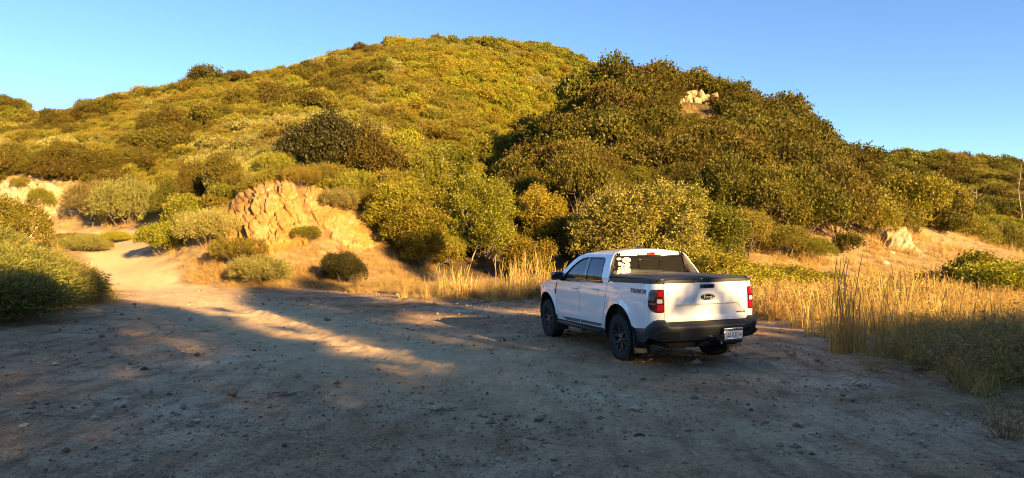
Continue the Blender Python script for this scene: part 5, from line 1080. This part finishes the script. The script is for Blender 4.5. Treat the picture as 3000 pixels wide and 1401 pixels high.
for i, a in enumerate([
    ('small lone tuft of dry grass at the left end of the grass row', 1180, 873, .75, 2, 1.0), ('thin low tuft of dry stalks right of the lone tuft', 1250, 878, .6, 3, .8), ('dense bright golden grass clump, widest left of the truck', 1322, 872, 1.15, 1, 1.5), ('golden clump joined to the right of the widest one', 1372, 874, 1.0, 0, 1.3),
    ('leaning low grass clump between the two dense golden ones', 1432, 880, .8, 3, 1.2), ('tall golden clump with long stalks left of the truck mirror', 1492, 876, 1.35, 1, 1.5), ('clump of grass with stalks standing just before the truck bonnet', 1552, 874, 1.3, 0, 1.5), ('golden grass hidden partly by the truck bonnet', 1600, 872, 1.25, 1, 1.5),
    ('grass clump behind the others, below the golden bush', 1520, 862, 1.6, 0, 1.2), ('grass clump furthest back, near the truck mirror', 1590, 860, 1.7, 2, 1.6),
    ('very tall pale stalks standing highest right of the truck', 2475, 1035, 1.62, 0, 1.25), ('big clump of tall dry stalks beside the highest one', 2540, 1028, 1.30, 1, 1.3), ('tall stalk clump behind the two highest, at the grass edge', 2600, 985, 1.25, 1, 1.3), ('slender dark stalks in front of the shaded ditch bush', 2715, 960, 1.45, 2, 1.2),
    ('dry stalks at the grass edge nearest the tailgate', 2262, 945, 1.1, 2, 1.2), ('dry grass clump second from the tailgate', 2345, 962, .9, 3, 1.3), ('dry grass clump between tailgate and the highest stalks', 2415, 985, .95, 1, 1.2), ('stalk clump far right in the sunlit grass', 2790, 985, .95, 0, 1.3), ('stalk clump close to the right edge of sunlit grass', 2885, 1005, .9, 3, 1.3), ('loose stalk clump behind the highest, towards the spur', 2640, 940, 1.3, 2, 1.5)]): clump(*a)
def weedthing(label, u, v, s, k):
    x, y = g0(u, v); o = link('dry_weed', WE[k]); o.location = (x, y, h1(x, y) - .02); o.scale = (s, s, s); o.rotation_euler = (0, 0, random.uniform(0, 6.28)); return tag(o, label, 'weed', 'dry forked weeds at the lower right')
for a in (('large grey forked weed in shade at the lower right', 2810, 1130, 1.15, 1), ('grey weed with orange tips beside the right edge', 2900, 1100, 1.2, 0), ('low grey weed at the dirt edge, left of the large one', 2700, 1090, .9, 0), ('sprawling weed cut off by the right edge', 2985, 1120, 1.2, 1), ('tiny dry weed on open dirt left of the weeds', 2560, 1085, .45, 2), ('small flattened weed on the dirt at right, nearest the camera', 2940, 1290, .7, 0)): weedthing(*a)
# --- stones
def stone_mesh(seed, flat=.6):
    bm = bmesh.new(); bmesh.ops.create_icosphere(bm, subdivisions=2, radius=1); g = np.random.default_rng(seed); P = np.array([v.co[:] for v in bm.verts])
    for _ in range(7): n = unit(g.normal(size=3)); c = g.uniform(.55, .85); d = P @ n - c; P = P - np.maximum(d, 0)[:, None] * n
    P = P * (1 + .10 * fbm(P[:, 0] * 2 + seed, P[:, 1] * 2, P[:, 2] * 2, octv=2))[:, None] * np.array([1, g.uniform(.6, .9), flat])
    for v, p in zip(bm.verts, P): v.co = p
    me = bpy.data.meshes.new('stone'); bm.to_mesh(me); bm.free(); return me
def stone_mat(name, col): return simple(name, col, .9, .15, noise=.35, bump=.5, nscale=9)
SM = {'grey': stone_mat('grey_stone', (.28, .205, .13)), 'tan': stone_mat('tan_stone', (.40, .26, .14)), 'blue': stone_mat('blue_grey_stone', (.20, .175, .135)), 'pale': stone_mat('pale_stone', (.50, .40, .28)), 'dark': stone_mat('dark_clod', (.095, .065, .042))}
ST = {c: [stone_mesh(k * 5 + j, .45 + .1 * j) for j in range(3)] for k, c in enumerate(SM)}
for c in ST:
    for me in ST[c]: me.materials.append(SM[c])
def stone(u, v, px, col, label=None, name='stone'):
    x, y = g0(u, v); s = px * y / FPX / 2; o = link(name, ST[col][random.randrange(3)]); o.location = (x, y, h1(x, y) + s * .18); o.scale = (s, s, s); o.rotation_euler = (random.uniform(-.2, .2), random.uniform(-.2, .2), random.uniform(0, 6.28))
    where = ('left' if u < 900 else 'middle' if u < 1650 else 'right') + (' far' if v < 1100 else ' near' if v > 1230 else ' mid')
    WH = {'left far': 'by the left track', 'left mid': 'left of the sunlit streak end', 'left near': 'at the lower left', 'middle far': 'before the sunlit streak', 'middle mid': 'left of the truck', 'middle near': 'at the bottom middle', 'right far': 'near the truck', 'right mid': 'between truck and camera', 'right near': 'at the lower right'}[where]
    tag(o, label or f'small loose {col} stone on the dirt {WH}', 'stone', None if label else f'small {col} stones {WH}')
for a in [(629, 1024, 24, 'tan', 'brown stone among shaded dirt left of the sunlit streak'), (594, 1047, 20, 'tan'), (425, 1085, 30, 'dark', 'long dark stone lying flat on shaded dirt at left'), (378, 1082, 24, 'pale', 'pale flat stone beside the long dark one at left'), (218, 1149, 32, 'tan', 'brown wedge shaped stone near the left edge of the dirt'),
          (143, 1187, 22, 'dark'), (131, 1208, 24, 'tan'), (73, 1248, 34, 'pale', 'pale flat slab of stone by the left edge'), (365, 1314, 26, 'pale', 'upright pale stone alone in the lower left dirt'), (297, 1374, 26, 'tan', 'brown stone at the bottom edge, left of centre'), (157, 1379, 34, 'tan', 'wide tan stone at the bottom left corner'), (521, 1218, 28, 'grey', 'grey stone with loose crumbs in the left foreground'),
          (1016, 1344, 20, 'blue'), (812, 1189, 24, 'tan', 'tan stone just below the dark twig patch'), (1133, 1018, 22, 'tan', 'brown stone right of the sunlit streak'), (1470, 1001, 30, 'dark', 'dark low stone left of the truck rear wheel'), (787, 1062, 18, 'tan'), (897, 957, 24, 'pale', 'sunlit pale stone at the edge of the bright streak'), (1278, 890, 20, 'tan', 'round tan stone below the golden grass clumps'), (587, 1079, 26, 'pale'), (309, 1024, 26, 'grey'), (108, 1097, 26, 'tan'),
          (1579, 1229, 34, 'blue', 'largest blue grey stone, on open dirt in front of the truck'), (1873, 1284, 44, 'dark', 'dark lump of dung or earth in the foreground below the truck'), (1771, 1105, 22, 'blue', 'blue stone near the truck left rear wheel'), (1884, 1110, 26, 'grey', 'grey stone straight below the truck rear wheel'), (1628, 1136, 20, 'grey'), (2202, 1251, 24, 'blue'), (2263, 1172, 22, 'grey'), (2353, 1098, 24, 'pale'), (2231, 993, 20, 'tan', 'orange lit stone just behind the truck right rear wheel'), (2012, 1334, 20, 'blue'), (2140, 1354, 24, 'grey'), (2804, 1211, 26, 'blue'), (2129, 1318, 14, 'pale'), (2062, 1162, 22, 'grey'), (2470, 1156, 24, 'grey'), (1637, 1302, 26, 'tan'), (2303, 1351, 22, 'grey'), (1750, 1325, 20, 'pale'), (2321, 1037, 20, 'dark'), (2938, 1235, 22, 'grey'), (2775, 1380, 24, 'tan'), (690, 1160, 18, 'grey'), (940, 1270, 16, 'grey'), (470, 1300, 16, 'grey'), (1240, 1190, 16, 'grey'), (1330, 1290, 16, 'tan'), (1420, 1360, 18, 'grey')]: stone(*a)
SUMM = [stone_mesh(900 + j, .75) for j in range(3)]
for me in SUMM: me.materials.append(M['palerock'])
same = {}
for o in [o for o in COL.objects if o.name.startswith('stone') and 'group' in o]: same.setdefault(o['label'], []).append(o)
for lb, os_ in same.items():
    if len(os_) > 1:
        os_.sort(key=lambda o: o.location.x / o.location.y)
        for i, o in enumerate(os_): o['label'] = lb + (', left one' if i == 0 else ', right one') if len(os_) == 2 else f'{lb}, {ORD[i]} from left'
def boulder(label, u, v, px, col='pale'):
    x, y, z = hit(u, v); s = px * y / FPX / 2; o = link('boulder', ST[col][1]); o.location = (x, y, z + s * .1); o.scale = (s, s, s * .9); tag(o, label, 'rock')
boulder('pale boulder lying in the grass below the rock spur', 2612, 742, 26); boulder('flat pale boulder at the foot of the slope, nearer than the spur', 2592, 772, 30)
x0, y0, z0 = hit(2052, 300); root = empty('summit_rocks', (x0, y0, z0)); tag(root, 'pale boulder outcrop among dark oaks near the top of the hill', 'rock')
for i, (u, v, px, dz) in enumerate([(1992, 290, 34, .4), (2012, 282, 40, .8), (2030, 270, 36, 1.6), (2040, 292, 34, .5), (2056, 276, 42, 1.3), (2078, 284, 36, 1.0), (2096, 280, 34, 1.3), (2104, 296, 36, .6), (2072, 300, 30, .2), (2020, 300, 30, .1)]):
    sc_ = y0 / FPX; o = link('boulder', SUMM[i % 3], root); q = px * sc_ / 2; o.location = ((u - 2052) * sc_, -.4 + .3 * (i % 3), CAMZ + (HORIZON - v) * sc_ - z0 - .2); o.scale = (q * 1.1, q * 1.1, q * 1.35); o.rotation_euler = (.5 * math.sin(i * 2.1), .5 * math.cos(i * 1.7), i * 1.3)
# loose gravel and crumbs, uncountable
def gravel():
    g = np.random.default_rng(12); n = 42000; az = g.uniform(R(-39), R(39), n); r = 4.6 * np.exp(g.random(n) ** 1.05 * math.log(30 / 4.6)); x, y = np.sin(az) * r, np.cos(az) * r
    sd = dirt_sdf(x, y); cl = fbm(x / 1.1, y / 1.1, octv=3, seed=14); ok = (sd > -.6) & (g.random(n) < .35 + .65 * sstep(-.2, .35, cl)); x, y, r = x[ok], y[ok], r[ok]; n = len(x); z = height(x, y) + .028 * fbm(x / 2.8, y / 2.8, octv=1, seed=31) * 0
    s = .0062 * np.exp(g.normal(size=n) * .6) * (1 + r / 16); oct_ = np.array([(1, 0, 0), (0, 1, 0), (-1, 0, 0), (0, -1, 0), (0, 0, 1), (0, 0, -.6)], float); Fo = np.array([(0, 1, 4), (1, 2, 4), (2, 3, 4), (3, 0, 4), (1, 0, 5), (2, 1, 5), (3, 2, 5), (0, 3, 5)])
    V = oct_[None] * (.6 + .8 * g.random((n, 6, 1))) * np.array([1, .8, .6]); a = g.uniform(0, 6.28, n); c, s_ = np.cos(a)[:, None], np.sin(a)[:, None]; V = np.stack([V[:, :, 0] * c - V[:, :, 1] * s_, V[:, :, 0] * s_ + V[:, :, 1] * c, V[:, :, 2]], 2) * s[:, None, None]
    V = V + np.stack([x, y, z + s * .3 + .012], 1)[:, None, :]; F = (Fo[None] + 6 * np.arange(n)[:, None, None]).reshape(-1, 3); me = np_mesh('gravel', V.reshape(-1, 3), F)
    m, t, out = new_mat('gravel'); ge = N(t, 'ShaderNodeNewGeometry'); c_ = ramp(t, ge.outputs['Random Per Island'], [(0, (.13, .09, .055)), (.35, (.27, .19, .115)), (.7, (.36, .26, .165)), (.92, (.44, .35, .24)), (1, (.52, .43, .32))]); b = N(t, 'ShaderNodeBsdfPrincipled', i_Roughness=.9); b.inputs['Specular IOR Level'].default_value = .15; t.links.new(c_, b.inputs['Base Color']); t.links.new(b.outputs[0], out.inputs[0])
    return tag(link('gravel', me, None, m), 'loose gravel and crumbs scattered over the dirt clearing', 'gravel', kind='stuff')
gravel()
# dark twig litter patches
def litter(label, u, v, r, n, seed):
    g = np.random.default_rng(seed); x, y = g0(u, v); z = h1(x, y); mb = MB()
    for k in range(n): a = g.uniform(0, 6.28); q = r * g.random() ** .7; p = np.array([math.cos(a) * q * 1.6, math.sin(a) * q, g.uniform(.01, .035)]); d = unit(g.normal(size=3) * [1, 1, .15]); L = g.uniform(.04, .14); mb.add(*tube([p, p + d * L * .5 + g.normal(size=3) * .01, p + d * L], [.005, .0045, .003], 3))
    o = link('twig_litter', mb.mesh('twigs', [M['bark']])); o.location = (x, y, z + .01); return tag(o, label, 'twigs', kind='stuff')
litter('patch of dark broken twigs on the dirt left of centre', 835, 1162, .12, 26, 1); litter('dark crumbs and twigs in front of the truck', 1300, 1210, .10, 18, 2); litter('flattened dead twigs on the dirt before the right grass', 2520, 1140, .16, 26, 3)
# marker stake and bare trees
x, y = gY(272, 50); mb = MB(); mb.add(*tube([(0, 0, -.1), (0, 0, 1.15), (.01, 0, 1.2)], [.022, .02, .014], 6)); o = link('marker_post', mb.mesh('post', [M['deadwood']])); o.location = (x, y, h1(x, y)); tag(o, 'thin pale stake standing on the verge beside the far track', 'post')
def dead_tree(label, u, Y, h, seed, lean=0, mat='deadwood', spread=.5, nb=9, r0=.16):
    g = np.random.default_rng(seed); x, y = gY(u, Y); o = empty('dead_tree', (x, y, h1(x, y) - .2)); mb = MB(); tr = [(lean * h * t + g.normal() * .03 * h * t, g.normal() * .02 * h, h * t) for t in np.linspace(0, 1, 6)]; mb.add(*tube(tr, np.linspace(r0, r0 * .2, 6), 6)); link('trunk', mb.mesh('trunk', [M[mat]]), o)
    for k in range(nb):
        t = g.uniform(.3, .95); p = np.array([np.interp(t, np.linspace(0, 1, 6), [q[i] for q in tr]) for i in range(3)]); d = unit(np.array([g.normal(), g.normal() * .6, g.uniform(.1, .9)])); L = h * spread * g.uniform(.3, .8) * (1.1 - t * .6); mb = MB(); mb.add(*tube([p, p + d * L * .5 + np.array([0, 0, L * .08]), p + d * L + np.array([0, 0, L * .25])], [r0 * .38, r0 * .25, r0 * .08], 4)); link('branch', mb.mesh('branch', [M[mat]]), o)
    return tag(o, label, 'tree')
dead_tree('bleached bare tree with spreading branches on the distant right hill', 2862, 165, 8.5, 1, nb=11, spread=.6, r0=.22); dead_tree('tall bare pine trunk cut by the right edge on distant hill', 2988, 160, 15, 2, nb=8, spread=.15, r0=.22)
dead_tree('pale bare snag leaning above the oaks on the right shoulder', 2415, 70, 4.6, 3, .12, nb=3, spread=.25, r0=.05); dead_tree('curved bleached branch standing in the leafy trees by the bank', 1375, 37, 3.0, 5, .3, nb=3, spread=.4, r0=.05); dead_tree('thin pale snag on the slope above the big domed oaks', 1225, 78, 5.0, 6, .1, nb=3, spread=.2, r0=.045)
# ------------------------------------------------------------------ oaks on the rise behind the photographer: their shade covers the clearing
def sp2w(s, t): return (SP[0] * s + SA[0] * t, SP[1] * s + SA[1] * t)
TAN = math.tan(SUN_EL)
def shade_oak(label, s0, blobs, seed, t0=RIDGE_T):
    """blobs: (s, reach, half width, half reach): leafy masses of the crown, given by where their shade falls on level ground"""
    x, y = sp2w(s0, t0); zb = h1(x, y) - .1; g = np.random.default_rng(seed); mb = MB(); tops = []
    for s, t, rs, rt in blobs:
        zc = TAN * (t0 - t); rz = rt * TAN; n = int(14 + 250 * rs * max(rz, .12)); d = unit(g.normal(size=(n, 3))); q = g.random(n) ** .45
        p = np.stack([d[:, 0] * rs * q, d[:, 1] * min(1.2, rs) * q, d[:, 2] * rz * q], 1); P = np.stack([SP[0] * (s - s0 + p[:, 0]) + SA[0] * p[:, 1], SP[1] * (s - s0 + p[:, 0]) + SA[1] * p[:, 1], zc - zb + p[:, 2]], 1)
        P = (P[:, None, :] + g.normal(size=(n, 8, 3)) * .11).reshape(-1, 3); V, F = leaf_quads(P, unit(g.normal(size=P.shape)), .14, .055, g); mb.add(V, F); tops.append((SP[0] * (s - s0), SP[1] * (s - s0), max(.4, zc - zb), max(.35, min(rs, rz))))
    ml = MB(); limbs(ml, g, tops, .07, 0, 2); o = empty('oak_tree', (x, y, zb)); link('crown', mb.mesh('oak_crown', [M['oak']]), o); link('trunk', ml.mesh('oak_trunk', [M['bark']]), o); return tag(o, label, 'tree', 'oaks on the rise behind the photographer')
B = 'oak behind the photographer '
shade_oak(B + 'shading the far left of the dirt', -17, [(-22, -12, 3, 7), (-17, -16, 3.2, 9), (-12, -14, 3, 9), (-19, -25, 2.4, 6), (-14, -26, 2.2, 6)], 1)
shade_oak(B + 'shading the lower left corner', -8, [(-10, -11, 2.6, 7), (-6.5, -12, 2.6, 7), (-9, -20, 2.4, 7), (-6, -22, 2.2, 7), (-8, -28, 1.8, 4)], 2)
shade_oak(B + 'shading the broom thicket', -2, [(-3.6, -10, 2, 6), (-1, -11, 2, 6), (-3.4, -17, 1.9, 7), (-.9, -18, 1.9, 7), (-2.8, -19.5, 1.3, 4), (-.7, -20, 1.0, 4), (-1.9, -23.5, .6, 2)], 3)
shade_oak(B + 'at the left side of the sunlit gap', 2, [(1.6, -9, 1.7, 5), (3.55, -9.5, 1.05, 3.8), (1.3, -17, 1.6, 6), (3.45, -16, .95, 5), (3.85, -12, .5, 3.2), (3.75, -20, .5, 3.5), (1.0, -18.5, 1.2, 5), (2.7, -21.5, 1.0, 5), (2.6, -26.5, .45, 2), (.6, -24, .5, 1.5), (4.7, -6.6, 1.1, 1.9), (4.55, -12, .14, .6), (4.85, -14.5, .12, .6), (4.5, -17.5, .16, .8), (5.0, -20, .2, .8), (4.7, -9.6, .14, .4)], 4)
shade_oak(B + 'at the right side of the sunlit gap', 5.9, [(5.75, -9.2, .8, 2.8), (7.15, -10.6, .32, 3.6), (7.8, -12.4, .36, 1.2), (7.05, -8.8, .35, 1.2), (7.9, -9.5, .10, .4), (8.55, -8.9, .10, .3), (8.2, -10.3, .12, .3), (6.5, -8.2, .7, 1.3), (6.9, -15.2, .9, 3), (6.6, -20, .8, 3), (6.05, -13, .9, 3.6), (6.35, -17.5, .9, 3.6), (7.2, -22, 1.0, 4), (7.9, -17, .8, 2.0), (8.1, -24.5, 1, 3), (7.5, -7.3, .75, .8)], 5)
shade_oak(B + 'with its trunk in line with the tailgate', 11.0, [(8.8, -19.5, 1.1, 4.0), (10.3, -16, .9, 4.5), (9.6, -24, 1.2, 4.5), (8.6, -27.5, .8, 3), (11.0, -10.5, .9, 3.2), (11, -29, .9, 2.5), (8.7, -7.3, .75, .8), (9.9, -7.2, .7, 1.1)], 15)
shade_oak(B + 'with a high crown, shading the dirt beyond the truck', 14, [(12.0, -17.5, .9, 2.6), (13.2, -17.8, 1.0, 2.6), (14.6, -18, .9, 2.5), (15.9, -18.5, .9, 2.5), (11.4, -7, .9, 1.8), (12.9, -6.6, .9, 1.3), (14.3, -5.8, .9, 1.2), (15.8, -5.8, .9, 1.2)], 6)
shade_oak(B + 'with a tall top shading the foot of the bank', 17.5, [(16.4, -29, .6, 2.5), (16.7, -33, .9, 3), (17.4, -35.5, .8, 2.5), (16.0, -36.5, .6, 2), (17.2, -5.2, .9, 1.2)], 7)
shade_oak(B + 'kept low over the grass edge', 22, [(20.2, -3.4, 1, 1.6), (21.8, -3.6, 1, 1.6), (23.5, -3.2, 1.1, 1.6), (25, -3.4, 1.1, 1.6)], 8)
shade_oak(B + 'furthest right along the rise', 29, [(27, -3, 1.3, 2), (29, -3.2, 1.3, 2.0), (31, -3, 1.3, 2)], 9)
print('GRASS', NG)
